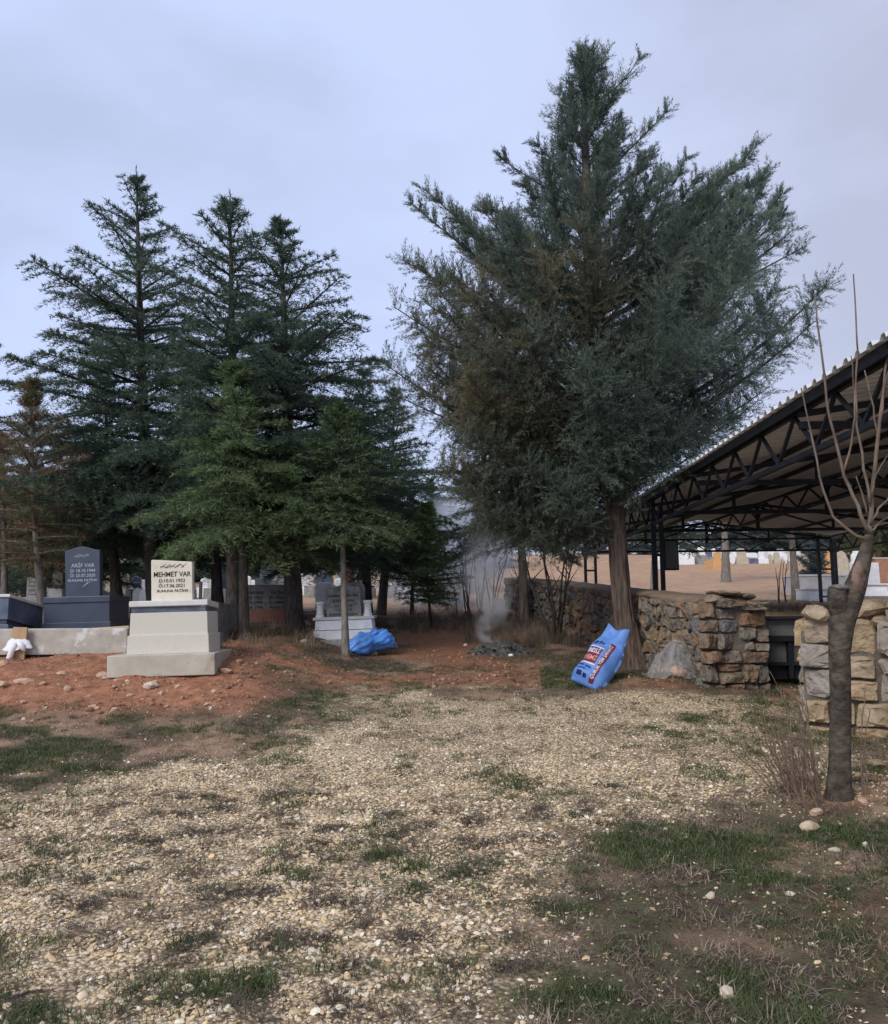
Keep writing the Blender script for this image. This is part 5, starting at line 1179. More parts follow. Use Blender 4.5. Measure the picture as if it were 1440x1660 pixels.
# ---------------------------------------------------------------- sacks, plastic, fire, rocks, sticks
def feed_sack():
    b0 = G(948, 1117); Yb = float(b0[1]); t = thing('feed_sack', b0, 'upright blue feed sack with red print leaning on the big trunk', 'sack')
    Wd, Ln = .46, .90
    ay = Vector((.60, .36, .72)).normalized(); ax = Vector((.80, -.60, -.35)); ax = (ax - ay * ax.dot(ay)).normalized(); az = ax.cross(ay)
    if az.y > 0: az = -az
    Mx = Matrix((ax, ay, az)).transposed()
    def half(s):   # half width along the length
        return Wd / 2 * (1.0 - .12 * ss(np.array((.08 - s) / .08)) - .30 * ss(np.array((s - .55) / .45)))
    def thick(s): return .17 * (ss(np.array((s + .05) / .2)) * (1 - .82 * ss(np.array((s - .5) / .5)))) + .012
    def wr(x, s): return .014 * math.sin(9 * x + 14 * s + 2 * math.sin(4 * s)) * (.4 + s) + .010 * float(vnoise(x * 7 + 3, s * 22, 62)) + .012 * math.sin(31 * x - 8 * s) * ss(np.array((s - .5) / .4)) + .006 * float(vnoise(x * 14, s * 14, 61))
    def pos(cx, s, front):
        hw = float(half(s)); x = cx * hw; th = float(thick(s)) * max(0, 1 - abs(cx) ** 2.6) ** .55
        ear = (.07 * abs(cx) ** 2 - .0) * float(ss(np.array((s - .8) / .2)))
        z = (th + wr(x, s)) if front else (-th * .75)
        bend = .10 * math.sin(math.pi * s) * 1.0
        y = Ln * s + ear
        return Mx @ Vector((x - .05 * s * s, y, z - bend * .6))
    nu, nv = 28, 40; vs = []; fs = []
    for fr in (True, False):
        for j in range(nv + 1):
            for i in range(nu + 1): vs.append(pos(-1 + 2 * i / nu, j / nv, fr))
    st = (nu + 1) * (nv + 1)
    for j in range(nv):
        for i in range(nu):
            a = j * (nu + 1) + i; fs += [(a, a + 1, a + nu + 2, a + nu + 1), (st + a, st + a + nu + 1, st + a + nu + 2, st + a + 1)]
    for j in range(nv):
        for i in (0, nu):
            a = j * (nu + 1) + i; fs.append((a, a + nu + 1, st + a + nu + 1, st + a))
    for i in range(nu):
        fs.append((i, st + i, st + i + 1, i + 1)); a = nv * (nu + 1) + i; fs.append((a, a + 1, st + a + 1, st + a))
    body = MB().add(vs, fs).build('sack_body', M['sack'], t, smooth=True)
    body.data.update(); body.location = (0, 0, .04)
    def decal(name, c0, c1, s0, s1, mat, off, nu=10, nv=14):
        vs = []; fs = []
        for j in range(nv + 1):
            for i in range(nu + 1):
                c = c0 + (c1 - c0) * i / nu; s = s0 + (s1 - s0) * j / nv; vs.append(pos(c, s, True) + Mx @ Vector((0, 0, off)))
        for j in range(nv):
            for i in range(nu): a = j * (nu + 1) + i; fs.append((a, a + 1, a + nu + 2, a + nu + 1))
        return MB().add(vs, fs).build(name, mat, body)
    decal('printed_band', .22, .52, .03, .74, M['sackred'], .004); decal('printed_block', -.80, .06, .30, .56, M['sackred'], .004)
    decal('printed_frame', -.86, .10, .275, .297, M['sackwhite'], .004, 10, 2); decal('printed_frame', -.86, .10, .563, .585, M['sackwhite'], .004, 10, 2)
    def sack_text(s, size, c, sv, ang, mat, bold=.001):
        o = text_obj(s, size, None, (0, 0, 0), mat, 'lettering', bold, 0)
        me = o.data; o.rotation_euler = (0, 0, 0); ca, sa = math.cos(ang), math.sin(ang)
        for v in me.vertices:
            x, y = v.co.x, v.co.y; X_, Y_ = x * ca - y * sa, x * sa + y * ca
            s_ = min(max(sv + Y_ / Ln, 0.01), .98); cx = max(-.98, min(.98, c + X_ / float(half(s_)))); v.co = pos(cx, s_, True) + Mx @ Vector((0, 0, .0085))
        me.update(); o.parent = body; return o
    sack_text('ÇUBUK YEM SANAYİ', .060, .425, .385, math.pi / 2, M['sackwhite'], .0012)
    sack_text('BESİ', .092, -.38, .46, 0, M['sackwhite'], .002); sack_text('YEMİ', .082, -.38, .345, 0, M['sackorange'], .002)
    for k, (c0, c1, s0, s1) in enumerate([(-.75, -.45, .215, .24), (-.35, .0, .21, .235), (-.7, -.2, .15, .17), (-.62, -.3, .065, .115), (-.2, .0, .06, .10), (-.72, -.55, .62, .70), (-.45, -.35, .64, .72), (-.30, -.12, .66, .69)]):
        decal('printed_mark', c0, c1, s0, s1, M['sacknavy'], .004, 5, 3)
feed_sack()
def blue_bag():
    b0 = G(588, 1060); Yb = float(b0[1]); t = thing('plastic_bag', b0, 'slumped bright blue plastic bag lying on the soil by the marble tomb', 'bag')
    path = [P(551, 1060, Yb - .1), P(566, 1050, Yb - .05), P(584, 1046, Yb), P(603, 1040, Yb + .1), P(620, 1036, Yb + .2), P(634, 1040, Yb + .28), P(643, 1047, Yb + .3)]
    rad = [(.03, .03), (.16, .12), (.22, .19), (.17, .14), (.21, .17), (.15, .12), (.03, .03)]
    rng = np.random.default_rng(4); n = 36; dense = []; rd = []
    for i in range(len(path) - 1):
        for k in range(7):
            s = k / 7; s2 = s * s * (3 - 2 * s); dense.append(path[i] * (1 - s) + path[i + 1] * s - b0); rd.append((rad[i][0] * (1 - s2) + rad[i + 1][0] * s2, rad[i][1] * (1 - s2) + rad[i + 1][1] * s2))
    dense.append(path[-1] - b0); rd.append(rad[-1]); vs = []; fs = []
    for i, (c, (ra, rb)) in enumerate(zip(dense, rd)):
        tg = unit(dense[min(i + 1, len(dense) - 1)] - dense[max(i - 1, 0)]); side = unit(np.cross(tg, np.array([0, 0, 1.0])))
        for k in range(n):
            a = 2 * math.pi * k / n; w = 1 + .10 * math.sin(5 * a + i * .35) + .07 * math.sin(11 * a - i * .8) + .09 * float(vnoise(i * .45, k * .6, 81))
            p = c + side * math.cos(a) * ra * 1.1 * w + np.array([0, 0, 1.0]) * (math.sin(a) * rb * w)
            g_ = float(zg(p[0] + b0[0], p[1] + b0[1])) - b0[2]; p[2] = max(p[2], g_ + .004); vs.append(p)
    for i in range(len(dense) - 1):
        for k in range(n): fs.append((i * n + k, i * n + (k + 1) % n, (i + 1) * n + (k + 1) % n, (i + 1) * n + k))
    MB().add(vs, fs).build('bag_body', M['bluebag'], t, smooth=True)
    mb = MB()
    for k in range(9):
        a = -1.2 + 2.4 * k / 8; mb.tube([dense[20] + np.array([0, 0, .14]), dense[20] + np.array([.10 * math.cos(a) + .02, -.09 + .02 * k / 8, .17 + .05 * math.sin(a)])], [.02, .012], 5)
    mb.build('gathered_neck', M['bluebag'], t, smooth=True)
blue_bag()
def plastic_sheet():
    b0 = at_ground(1084, 10.35); Yb = float(b0[1]); t = thing('plastic_sheet', b0, 'crumpled clear plastic sheet over a stone beside the big trunk', 'plastic sheet')
    rng = np.random.default_rng(14); k = Yb / FPX; nr, nt_ = 22, 84; vs = []; fs = []
    for j in range(nr + 1):
        r = j / nr
        for i in range(nt_):
            a = 2 * math.pi * i / nt_; rag = 1 + .13 * math.sin(3 * a + .6) + .07 * math.sin(7 * a + 2) + .05 * math.sin(13 * a)
            x = r * 36 * k * rag * math.cos(a); y = r * .30 * rag * math.sin(a)
            ux, uy = r * math.cos(a), r * math.sin(a); z = 56 * k * max(0, max(h_ * (1 - (((ux - cx_) ** 2 + (uy - cy_) ** 2) / q_) ** 1.5) for cx_, cy_, h_, q_ in ((.10, .1, 1.0, .62), (-.42, -.05, .72, .34), (.52, -.1, .66, .30), (-.05, -.5, .5, .3))))
            fold = (.045 * abs(math.sin(4.5 * a + 2.2 * r + .8 * math.sin(3 * a))) + .022 * math.sin(15 * a - 5 * r)) * min(1, r * 2.2)
            x *= 1 + fold * 1.6; y *= 1 + fold * 1.6
            z += .035 * float(vnoise(x * 13, y * 13 + z * 9, 95)) + .018 * float(vnoise(x * 31, y * 31 + z * 20, 96))
            vs.append((x + z * .18, y, max(z, .004)))
    for j in range(nr):
        for i in range(nt_): fs.append((j * nt_ + i, j * nt_ + (i + 1) % nt_, (j + 1) * nt_ + (i + 1) % nt_, (j + 1) * nt_ + i))
    MB().add(vs, fs).build('sheet', M['plastic'], t, smooth=True)
    o = link_mesh('covered_stone', rock_mesh('covered_stone', (.12, .10, .10), rng), M['redrock'], None); o.location = b0 + np.array([.12, .04, .06]); tag(o, 'brown stone under the clear plastic sheet', 'stone')
plastic_sheet()
# smouldering heap
fp = G(812, 1058); hp = thing('ash_heap', fp, 'smouldering heap of ash and charred rubbish in front of the bare saplings', 'ash heap')
nx, ny = 44, 22; vs = []; fs = []
for j in range(ny + 1):
    for i in range(nx + 1):
        x = -.62 + 1.24 * i / nx; y = -.38 + .76 * j / ny; rr_ = (x / .6) ** 2 + (y / .36) ** 2
        z = .15 * max(0, 1 - rr_) ** .7 + .05 * float(vnoise(x * 9, y * 9, 91)) * max(0, 1.2 - rr_) + .03 * float(vnoise(x * 22, y * 22, 92)) * max(0, 1.1 - rr_)
        vs.append((x, y, z - .02 + float(zg(fp[0] + x, fp[1] + y)) - fp[2]))
for j in range(ny):
    for i in range(nx): a = j * (nx + 1) + i; fs.append((a, a + 1, a + nx + 2, a + nx + 1))
MB().add(vs, fs).build('ash', M['ash'], hp)
rq = np.random.default_rng(6); mb = MB()
for k in range(60):
    x, y = rq.normal(0, .28), rq.normal(0, .16); a = rq.uniform(0, 6); l = rq.uniform(.03, .13); z = .10 * max(0, 1 - (x / .6) ** 2 - (y / .36) ** 2) + float(zg(fp[0] + x, fp[1] + y)) - fp[2] + .02
    mb.bar((x, y, z), (x + l * math.cos(a), y + l * math.sin(a), z + rq.uniform(-.02, .04)), rq.uniform(.008, .025), rq.uniform(.004, .02))
o = mb.build('charred_scrap', M['ink'], hp); o['kind'] = 'stuff'
for (u, v, r, c, lab) in [(755, 1048, .045, 'cloth', 'round white ball of paper at the left of the ash heap'), (829, 1065, .05, 'cloth', 'crumpled white scrap at the front of the ash heap')]:
    p = G(u, v); o = link_mesh('paper_scrap', rock_mesh('paper_scrap', (r, r * .8, r * .8), rq, 2, 12), M[c]); o.location = p + np.array([0, 0, r * .5]); tag(o, lab, 'litter')
# smoke
def smoke(name, rings, label, dens, scale, seed, col=(.93, .94, .97), w0=.12, w1=.32, drift=-.1, fz=1.2):
    vs = []; fs = []; n = 16
    for (c, ra, rb) in rings:
        for k in range(n):
            a = 2 * math.pi * k / n; vs.append((c[0] + ra * math.cos(a), c[1] + rb * math.sin(a), c[2]))
    m = len(rings)
    for i in range(m - 1):
        for k in range(n): fs.append((i * n + k, i * n + (k + 1) % n, (i + 1) * n + (k + 1) % n, (i + 1) * n + k))
    fs.append(tuple(range(n - 1, -1, -1))); fs.append(tuple((m - 1) * n + k for k in range(n)))
    mt = bpy.data.materials.new(name); mt.use_nodes = True; N, L = mt.node_tree.nodes, mt.node_tree.links; N.clear()
    out = N.new('ShaderNodeOutputMaterial'); pv = N.new('ShaderNodeVolumePrincipled'); pv.inputs['Color'].default_value = col4(col); pv.inputs['Anisotropy'].default_value = .2
    tc = N.new('ShaderNodeTexCoord'); no = N.new('ShaderNodeTexNoise'); no.inputs['Scale'].default_value = scale; no.inputs['Detail'].default_value = 4; no.inputs['Distortion'].default_value = .6
    L.new(tc.outputs['Object'], no.inputs['Vector'])
    mr = N.new('ShaderNodeMapRange'); mr.inputs['From Min'].default_value = .38; mr.inputs['From Max'].default_value = .68; mr.inputs['To Max'].default_value = dens
    L.new(no.outputs['Fac'], mr.inputs['Value'])
    # thin out towards the outside of a plume that widens and drifts as it rises
    sx = N.new('ShaderNodeSeparateXYZ'); L.new(tc.outputs['Generated'], sx.inputs[0])
    def op(kind, a, b_, c=None, cl=False):
        x = N.new('ShaderNodeMath'); x.operation = kind; x.use_clamp = cl
        for k, w in enumerate((a, b_, c)):
            if w is None: continue
            if isinstance(w, (int, float)): x.inputs[k].default_value = w
            else: L.new(w, x.inputs[k])
        return x.outputs[0]
    z_ = sx.outputs[2]
    n2 = N.new('ShaderNodeTexNoise'); n2.inputs['Scale'].default_value = scale * .5; L.new(tc.outputs['Object'], n2.inputs['Vector'])
    cx = op('MULTIPLY_ADD', z_, drift, .5 - drift * .3); cx = op('ADD', cx, op('MULTIPLY_ADD', n2.outputs['Fac'], .3, -.15))
    dx = op('SUBTRACT', sx.outputs[0], cx); dy = op('SUBTRACT', sx.outputs[1], .5)
    r2 = op('ADD', op('MULTIPLY', dx, dx), op('MULTIPLY', dy, dy)); w_ = op('MULTIPLY_ADD', z_, w1, w0)
    k_ = op('SUBTRACT', 1.0, op('DIVIDE', r2, op('MULTIPLY', w_, w_)), cl=True); k_ = op('MULTIPLY', k_, k_)
    fade = op('POWER', op('SUBTRACT', 1.0, z_, cl=True), fz)
    L.new(op('MULTIPLY', op('MULTIPLY', mr.outputs[0], k_), fade), pv.inputs['Density'])
    L.new(pv.outputs[0], out.inputs['Volume'])
    o = MB().add(vs, fs).build(name, mt); tag(o, label, 'smoke', kind='stuff'); return o
c0 = fp
smoke('smoke', [(c0 + np.array([-.16, .1, z_]), .72, .5) for z_ in (.06, .6, 1.3, 2.1)], 'thin grey smoke rising from the ash heap', 16.0, 3.2, 1, w0=.16, w1=.30)
sb = P(735, 975, 24)
smoke('smoke', [(P(735, v_, 24.5), 2.5, 1.6) for v_ in (1010, 960, 900, 810)], 'bluish white smoke bank drifting behind the young spruce', 6.5, .9, 2, (.90, .94, .99), .40, .05, .25, .5)
sb2 = smoke('smoke', [(P(640, 965, 30), 1.6, 1.0), (P(645, 945, 30), 2.2, 1.3), (P(655, 915, 30), 2.2, 1.3), (P(660, 880, 30), 1.6, 1.0)], 'faint smoke behind the pale headstone left of the spruce', 1.6, .7, 3, (.86, .91, .99), .4, .1, .1, .6)

rr = np.random.default_rng(33)
rocks = [ # u, v, half sizes px, material, label
    (1180, 1613, 15, 11, 'rock', 'white fist-sized rock alone on the grass at lower right'), (1153, 1454, 10, 7, 'rock', 'pale grey rock on grass above the white one'), (1317, 1343, 19, 12, 'rock', 'largest pale rock in front of the cut tree'), (1356, 1380, 12, 5, 'rock', 'flat cream rock below the largest pale rock'), (1326, 1320, 12, 8, 'redrock', 'brown rock touching the back of the largest pale rock'), (1403, 1371, 6, 6, 'rock', 'small white rock right of the flat cream one'),
    (35, 1106, 20, 7, 'redrock', 'long reddish rock in the soil at far left'), (3, 1111, 10, 8, 'redrock', 'blunt reddish rock cut by the left edge'), (242, 1113, 14, 8, 'rock', 'white flake of stone in the red soil below the concrete foot'), (166, 1097, 12, 8, 'redrock', 'yellowish stone half sunk in red soil'), (207, 1106, 6, 4, 'rock', 'small white chip left of the white flake'), (109, 1118, 7, 7, 'redrock', 'round reddish stone at the foot of the bank'), (95, 1054, 9, 7, 'redrock', 'pale lump beside the short stake'), (68, 1109, 7, 5, 'redrock', 'small pinkish stone right of the long reddish rock'), (5, 1076, 12, 6, 'redrock', 'flat pink stone left of the taller stake'),
    (230, 1089, 14, 5, 'redrock', 'flat brown slab under the concrete foot, leftmost'), (262, 1089, 12, 6, 'redrock', 'tawny stone under the middle of the concrete foot'), (300, 1092, 14, 8, 'redrock', 'broken tawny slab under the concrete foot'), (340, 1090, 10, 9, 'redrock', 'upright broken tile under the concrete foot corner'), (365, 1089, 13, 5, 'redrock', 'flat tawny stone right of the concrete foot'), (100, 1092, 12, 4, 'redrock', 'thin pink stone on the bank above the round one'), (288, 1114, 6, 5, 'redrock', 'little tawny stone right of the white flake'),
    (930, 1028, 22, 12, 'redrock', 'brown boulder at the foot of the long wall left of the sack'), (1228, 1102, 18, 8, 'redrock', 'rusty rock at the foot of the ruined pier'), (1200, 1098, 12, 8, 'wallstone', 'grey rubble stone fallen from the ruined pier'), (1160, 1098, 10, 10, 'wallstone', 'rust stained stone leaning on the pier corner'), (492, 1040, 8, 5, 'rock', 'pale stone on the soil left of the marble tomb'), (496, 1012, 9, 7, 'beigestone', 'broken white block between trunk and marble tomb'), (640, 1050, 7, 3, 'rock', 'pale stone beside the blue plastic bag'), (1400, 1300, 8, 6, 'redrock', 'reddish stone right of the cut tree foot'), (1425, 1240, 16, 8, 'wallstone2', 'brown rubble stone below the right wall'), (1395, 1258, 10, 6, 'wallstone2', 'small rubble stone behind the cut tree'), (430, 1536, 9, 8, 'redrock', 'rounded orange stone in the gravel at lower left')]
for (u, v, a, b_, mt, lab) in rocks:
    p = G(u, v + b_ * .5); k = p[1] / FPX; o = link_mesh('rock', rock_mesh('rock', (a * k, a * k * .8, b_ * k), rr, 2, 10), M[mt])
    o.location = p + np.array([0, a * k * .3, b_ * k * .55]); o.rotation_euler = (rr.normal(0, .12), rr.normal(0, .12), rr.uniform(-.5, .5)); tag(o, lab, 'rock')
for i in range(30):
    u, v = rr.uniform(-20, 440), rr.uniform(1088, 1170); a = rr.uniform(3, 7.5); b_ = a * rr.uniform(.45, .75); p = G(u, v); k = p[1] / FPX
    o = link_mesh('rock', rock_mesh('rock', (a * k, a * k * .8, b_ * k), rr, 2, 9), M[['redrock', 'rock', 'redrock'][i % 3]]); o.location = p + np.array([0, 0, b_ * k * .35]); o.rotation_euler = (rr.normal(0, .2), rr.normal(0, .2), rr.uniform(0, 3))
    tag(o, 'one of the small loose rubble stones strewn over the red soil', 'rock', 'small rubble strewn over the red soil')
def stick(us, r, mat, lab, forks=0, seed=1):
    rng = np.random.default_rng(seed); pts = [G(u, v) + np.array([0, 0, r * 1.5]) for u, v in us]; o0 = pts[0]; mb = MB(); mb.tube([p - o0 for p in pts], [r * (1 - .5 * i / len(pts)) for i in range(len(pts))], 6)
    for k in range(forks):
        i = int(rng.integers(1, len(pts))); d = unit(rng.normal(0, 1, 3) * np.array([1, 1, .25])); d[2] = abs(d[2]); mb.tube([pts[i] - o0, pts[i] - o0 + d * .05, pts[i] - o0 + d * .09 + rng.normal(0, .01, 3)], [r * .7, r * .5, .001], 5)
    o = mb.build('stick', mat); o.location = o0; tag(o, lab, 'stick')
stick([(14, 1624), (30, 1618), (48, 1612), (70, 1608)], .006, M['conebark'], 'dark twig lying on the gravel at lower left')
stick([(1283, 1619), (1300, 1617), (1318, 1613), (1330, 1616)], .004, M['greybark'], 'pale forked twig on the grass right of the white rock', 6, 4)
stick([(696, 1655), (712, 1648), (728, 1640), (742, 1634)], .004, M['plank'], 'straw coloured stick at the bottom edge')
stick([(640, 1012), (668, 1004), (700, 1000), (728, 986)], .012, M['deadwood'], 'dead branch leaning by the young spruce', 8, 6)

# ---------------------------------------------------------------- gravel, grass and weeds (scattered real pieces)
def scatter(name, pts, rot, scl, idx, pick, templates, label):
    src = bpy.data.collections.new(name + '_pieces')
    for i, me in enumerate(templates):
        o = bpy.data.objects.new('piece_%02d' % i, me); src.objects.link(o)
    me = bpy.data.meshes.new(name); me.vertices.add(len(pts)); me.vertices.foreach_set('co', np.ascontiguousarray(pts, np.float32).ravel())
    for nm, tp, dat, key in (('rot', 'FLOAT_VECTOR', rot, 'vector'), ('scl', 'FLOAT_VECTOR', scl, 'vector'), ('idx', 'INT', idx, 'value'), ('pick', 'FLOAT', pick, 'value')):
        a = me.attributes.new(nm, tp, 'POINT'); a.data.foreach_set(key, np.ascontiguousarray(dat, np.int32 if tp == 'INT' else np.float32).ravel())
    ob = bpy.data.objects.new(name, me); COL.objects.link(ob); tag(ob, label, kind='stuff')
    ng = bpy.data.node_groups.new(name, 'GeometryNodeTree'); ng.interface.new_socket('Geometry', in_out='INPUT', socket_type='NodeSocketGeometry'); ng.interface.new_socket('Geometry', in_out='OUTPUT', socket_type='NodeSocketGeometry')
    N, L = ng.nodes, ng.links; gi = N.new('NodeGroupInput'); go = N.new('NodeGroupOutput'); ip = N.new('GeometryNodeInstanceOnPoints'); ci = N.new('GeometryNodeCollectionInfo')
    ci.inputs['Collection'].default_value = src; ci.inputs['Separate Children'].default_value = True; ci.inputs['Reset Children'].default_value = True
    def na(nm, tp):
        x = N.new('GeometryNodeInputNamedAttribute'); x.data_type = tp; x.inputs['Name'].default_value = nm; return x.outputs['Attribute']
    e2r = N.new('FunctionNodeEulerToRotation'); L.new(na('rot', 'FLOAT_VECTOR'), e2r.inputs[0])
    L.new(gi.outputs[0], ip.inputs['Points']); L.new(ci.outputs[0], ip.inputs['Instance']); ip.inputs['Pick Instance'].default_value = True
    L.new(na('idx', 'INT'), ip.inputs['Instance Index']); L.new(e2r.outputs[0], ip.inputs['Rotation']); L.new(na('scl', 'FLOAT_VECTOR'), ip.inputs['Scale'])
    L.new(ip.outputs[0], go.inputs[0]); md = ob.modifiers.new('scatter', 'NODES'); md.node_group = ng
    return ob
M['pebble'] = mat_instance('pebble', [(.23, .165, .10), (.36, .265, .155), (.50, .375, .23), (.65, .49, .29), (.72, .54, .305), (.59, .435, .275), (.76, .615, .42), (.57, .49, .38), (.79, .69, .50), (.86, .79, .65)])
M['blade'] = mat_instance('grass_blade', [(.062, .075, .033), (.085, .115, .046), (.125, .16, .062), (.20, .20, .10)], .7, .3)
M['deadblade'] = mat_instance('dead_blade', [(.095, .075, .062), (.16, .125, .096), (.27, .21, .15), (.42, .33, .24)], .8, .2)
rt = np.random.default_rng(88)
peb = []
for i in range(9):
    me = rock_mesh('pebble', (1, rt.uniform(.65, .95), rt.uniform(.42, .7)), rt, 1 if i < 4 else 2, 8); me.materials.append(M['pebble']); peb.append(me)
def tuft(n, hmin, hmax, spread, wid, mat, seed, bend=.5):
    rg = np.random.default_rng(seed); mb = MB()
    for i in range(n):
        a = rg.uniform(0, 2 * math.pi); r = spread * math.sqrt(rg.random()); x, y = r * math.cos(a), r * math.sin(a); h = rg.uniform(hmin, hmax); b_ = rg.uniform(0, 2 * math.pi)
        dx, dy = math.cos(b_), math.sin(b_); sx, sy = -dy * wid / 2, dx * wid / 2; l = bend * h * rg.uniform(.2, 1.2)
        mb.add([(x - sx, y - sy, 0), (x + sx, y + sy, 0), (x + sx * .7 + dx * l * .35, y + sy * .7 + dy * l * .35, h * .6), (x - sx * .7 + dx * l * .35, y - sy * .7 + dy * l * .35, h * .6), (x + dx * l, y + dy * l, h)], [(0, 1, 2, 3), (3, 2, 4)])
    me = bpy.data.meshes.new('tuft'); me.from_pydata(mb.v, [], mb.f); me.materials.append(mat); return me
def sample(n, y0, y1, xf, p=1.0):
    y = y0 + (y1 - y0) * rt.random(n) ** p; x = (rt.random(n) * 2 - 1) * (xf * y * .58 + 1.0); return x, y
# gravel
x, y = sample(300000, 2.4, 12.2, 1.0, .85)
g, red, grs, dry, u, v = zones(x, y)
n2 = vnoise(x * 4.2, y * 4.2, 51) + .6 * vnoise(x * 11, y * 11, 52)
dens = g * np.clip(.66 - .42 * n2, .08, 1) + (1 - g) * (.045 + .03 * np.clip(n2, 0, 1) * (y < 8) + .035 * red + .05 * (u < 620) * (v < 1290))
dens *= np.where(y < 7.5, 1, .9)
keep = rt.random(len(x)) < dens; x, y, g = x[keep], y[keep], g[keep]
n = len(x); sz = np.exp(rt.normal(math.log(.0086), .48, n)) * np.where(g > .5, 1, .8); sz = np.clip(sz, .005, .027)
far = ss((y - 6.0) / 3.5); sz = sz * (1 - .45 * far)
pts = np.stack([x, y, zg(x, y) + sz * rt.uniform(-.15, .3, n)], -1)
pickv = np.clip(rt.beta(2.0, 1.6, n) + .06 * rt.normal(0, 1, n) + .22 * far, 0, 1)
scatter('gravel', pts, np.stack([rt.normal(0, .3, n), rt.normal(0, .3, n), rt.uniform(0, 6.28, n)], -1), np.stack([sz * rt.uniform(.8, 1.3, n), sz, sz * rt.uniform(.55, .95, n)], -1), rt.integers(0, 9, n), pickv, peb, 'loose beige limestone gravel strewn over the yard')
# clods of red soil and bits of bark, cone and dead leaf
M['clod'] = mat_instance('clod', [(.18, .085, .052), (.28, .142, .088), (.38, .21, .135), (.50, .34, .24)], .95)
M['litter'] = mat_instance('leaf_litter', [(.08, .05, .034), (.16, .095, .06), (.26, .15, .09), (.40, .27, .18)], .9)
cld = []
for i in range(6):
    me = rock_mesh('clod', (1, rt.uniform(.7, 1), rt.uniform(.55, .8)), rt, 2, 4); me.materials.append(M['clod']); cld.append(me)
x, y = sample(26000, 7.5, 14.5, 1.0, 1); g, red, grs, dry, u, v = zones(x, y)
keep = rt.random(len(x)) < np.clip(red * (.25 + .5 * vnoise(x * 1.6, y * 1.6, 59)), 0, 1); x, y = x[keep], y[keep]; n = len(x)
sz = np.clip(np.exp(rt.normal(math.log(.013), .55, n)), .005, .055)
scatter('soil_clods', np.stack([x, y, zg(x, y) + sz * .15], -1), np.stack([rt.normal(0, .4, n), rt.normal(0, .4, n), rt.uniform(0, 6.28, n)], -1), np.stack([sz, sz, sz], -1), rt.integers(0, 6, n), np.clip(rt.beta(2, 2.4, n), 0, 1), cld, 'loose clods of red soil round the graves')
lit = []
for i in range(5):
    mb = MB(); w, l = rt.uniform(.2, .5), 1; mb.add([(-w, 0, 0), (0, -l, .08), (w, 0, .0), (0, l, .12), (-w * .2, 0, .16)], [(0, 1, 4), (1, 2, 4), (2, 3, 4), (3, 0, 4)]); me = bpy.data.meshes.new('litter'); me.from_pydata(mb.v, [], mb.f); me.materials.append(M['litter']); lit.append(me)
x, y = sample(60000, 2.4, 16, 1.0, .9); g, red, grs, dry, u, v = zones(x, y)
pr_ = .10 + .75 * np.exp(-(((u - 960) / 170) ** 2 + ((v - 1075) / 34) ** 2)) + .3 * (v < 1110) + .12 * (u > 900) * (v > 1330) - .06 * g
keep = rt.random(len(x)) < pr_; x, y = x[keep], y[keep]; n = len(x); sz = rt.uniform(.006, .022, n)
scatter('leaf_litter', np.stack([x, y, zg(x, y) + .004], -1), np.stack([rt.normal(0, .35, n), rt.normal(0, .35, n), rt.uniform(0, 6.28, n)], -1), np.stack([sz, sz, sz], -1), rt.integers(0, 5, n), rt.random(n), lit, 'brown leaf litter and bark chips on the soil')
# green grass
tg_ = [tuft(20, .025, .065, .05, .0042, M['blade'], 100 + i, .8) for i in range(5)]
x, y = sample(90000, 2.4, 12.5, 1.0, .85)
g, red, grs, dry, u, v = zones(x, y)
cl = vnoise(x * 1.9, y * 1.9, 53) + .7 * vnoise(x * 5.5, y * 5.5, 54)
dens = np.clip(grs + .10 * (g > .3) * (g < .97), 0, 1) * np.clip(.34 + .75 * cl, 0, 1) + g * np.clip((vnoise(x * 5.2, y * 5.2, 58) + .3 * cl - .62) * 2.2, 0, .85) * (y < 5.2)
dens = np.where((v > 1560) & (u < 1000), dens + .5 * np.clip(cl - .75, 0, 1), dens)
keep = rt.random(len(x)) < dens; x, y, cl = x[keep], y[keep], cl[keep]; n = len(x); sz = rt.uniform(.55, 1.25, n) * np.clip(.8 + .3 * cl, .5, 1.25)
scatter('grass', np.stack([x, y, zg(x, y) - .004], -1), np.stack([rt.normal(0, .12, n), rt.normal(0, .12, n), rt.uniform(0, 6.28, n)], -1), np.stack([sz * 1.2, sz * 1.2, sz * .72], -1), rt.integers(0, 5, n), np.clip(rt.normal(.45, .22, n), 0, 1), tg_, 'short green grass growing in patches')
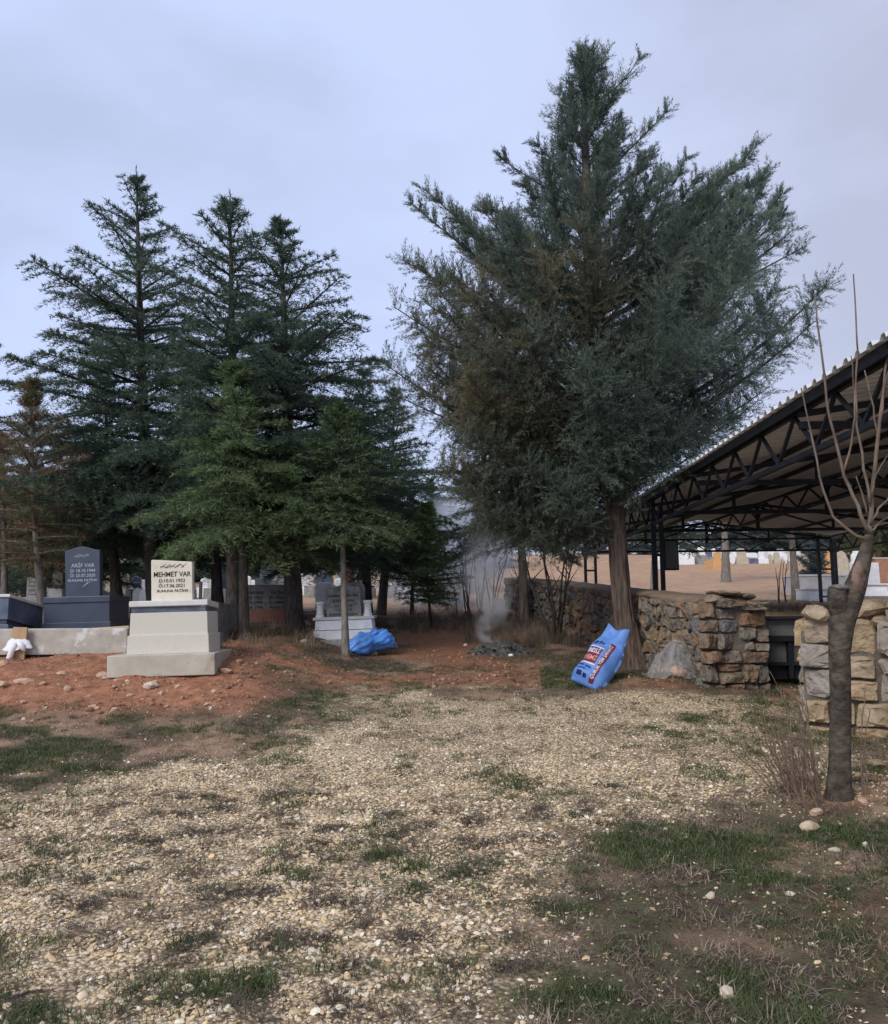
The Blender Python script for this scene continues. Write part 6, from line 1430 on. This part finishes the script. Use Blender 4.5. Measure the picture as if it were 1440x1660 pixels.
# dead grass and dark dry weed clumps
td_ = [tuft(18, .012, .05, .055, .0035, M['deadblade'], 200 + i, 1.6) for i in range(5)]
x, y = sample(110000, 2.4, 13.5, 1.0, .85)
g, red, grs, dry, u, v = zones(x, y)
cl = .9 * vnoise(x * 7.5, y * 7.5, 55) + .55 * vnoise(x * 19, y * 19, 56); big = vnoise(x * .7, y * .7, 57)
dens = g * np.clip((cl + .22 * big - .30) * 2.4, 0, .88) * np.where(y < 6.6, 1, .22) * np.where(y < 3.4, .7, 1) + (1 - g) * (1 - .75 * red) * np.clip(.15 + .36 * cl, .02, .7)
keep = rt.random(len(x)) < dens; x, y, g = x[keep], y[keep], g[keep]; n = len(x); sz = rt.uniform(.6, 1.3, n)
pk_ = np.where(g > .5, np.clip(rt.normal(.12, .16, n), 0, 1), np.clip(rt.normal(.5, .28, n), 0, 1))
scatter('dry_grass', np.stack([x, y, zg(x, y) - .003], -1), np.stack([rt.normal(0, .2, n), rt.normal(0, .2, n), rt.uniform(0, 6.28, n)], -1), np.stack([sz * 1.2, sz * 1.2, sz * np.where(g > .5, .5, .7)], -1), rt.integers(0, 5, n), pk_, td_, 'dead brown grass and weed clumps')
# taller straw under the long wall, round the saplings, on the terrace and on the far field
tt_ = [tuft(16, .10, .30, .08, .006, M['deadblade'], 300 + i, .7) for i in range(4)]
X_, Y_, Z_ = [], [], []
for (u0, u1, v0, v1, n) in ((750, 930, 1000, 1045, 900), (640, 760, 990, 1030, 260), (860, 1010, 1028, 1050, 120), (340, 520, 1000, 1050, 160)):
    for _ in range(n):
        p = G(random.uniform(u0, u1), random.uniform(v0, v1)); X_.append(p[0]); Y_.append(p[1]); Z_.append(p[2])
for _ in range(2600):
    yy = random.uniform(10.8, 25); xx = random.uniform(3.4, 13)
    X_.append(xx); Y_.append(yy); Z_.append(terr_z(yy) - .01)
n = len(X_); sz = rt.uniform(.35, 1.0, n); sz[-2600:] *= .45
scatter('straw', np.stack([X_, Y_, Z_], -1), np.stack([rt.normal(0, .15, n), rt.normal(0, .15, n), rt.uniform(0, 6.28, n)], -1), np.stack([sz, sz, sz], -1), rt.integers(0, 4, n), np.clip(rt.normal(.6, .25, n), 0, 1), tt_, 'tall dry straw below the long wall and on the terrace')
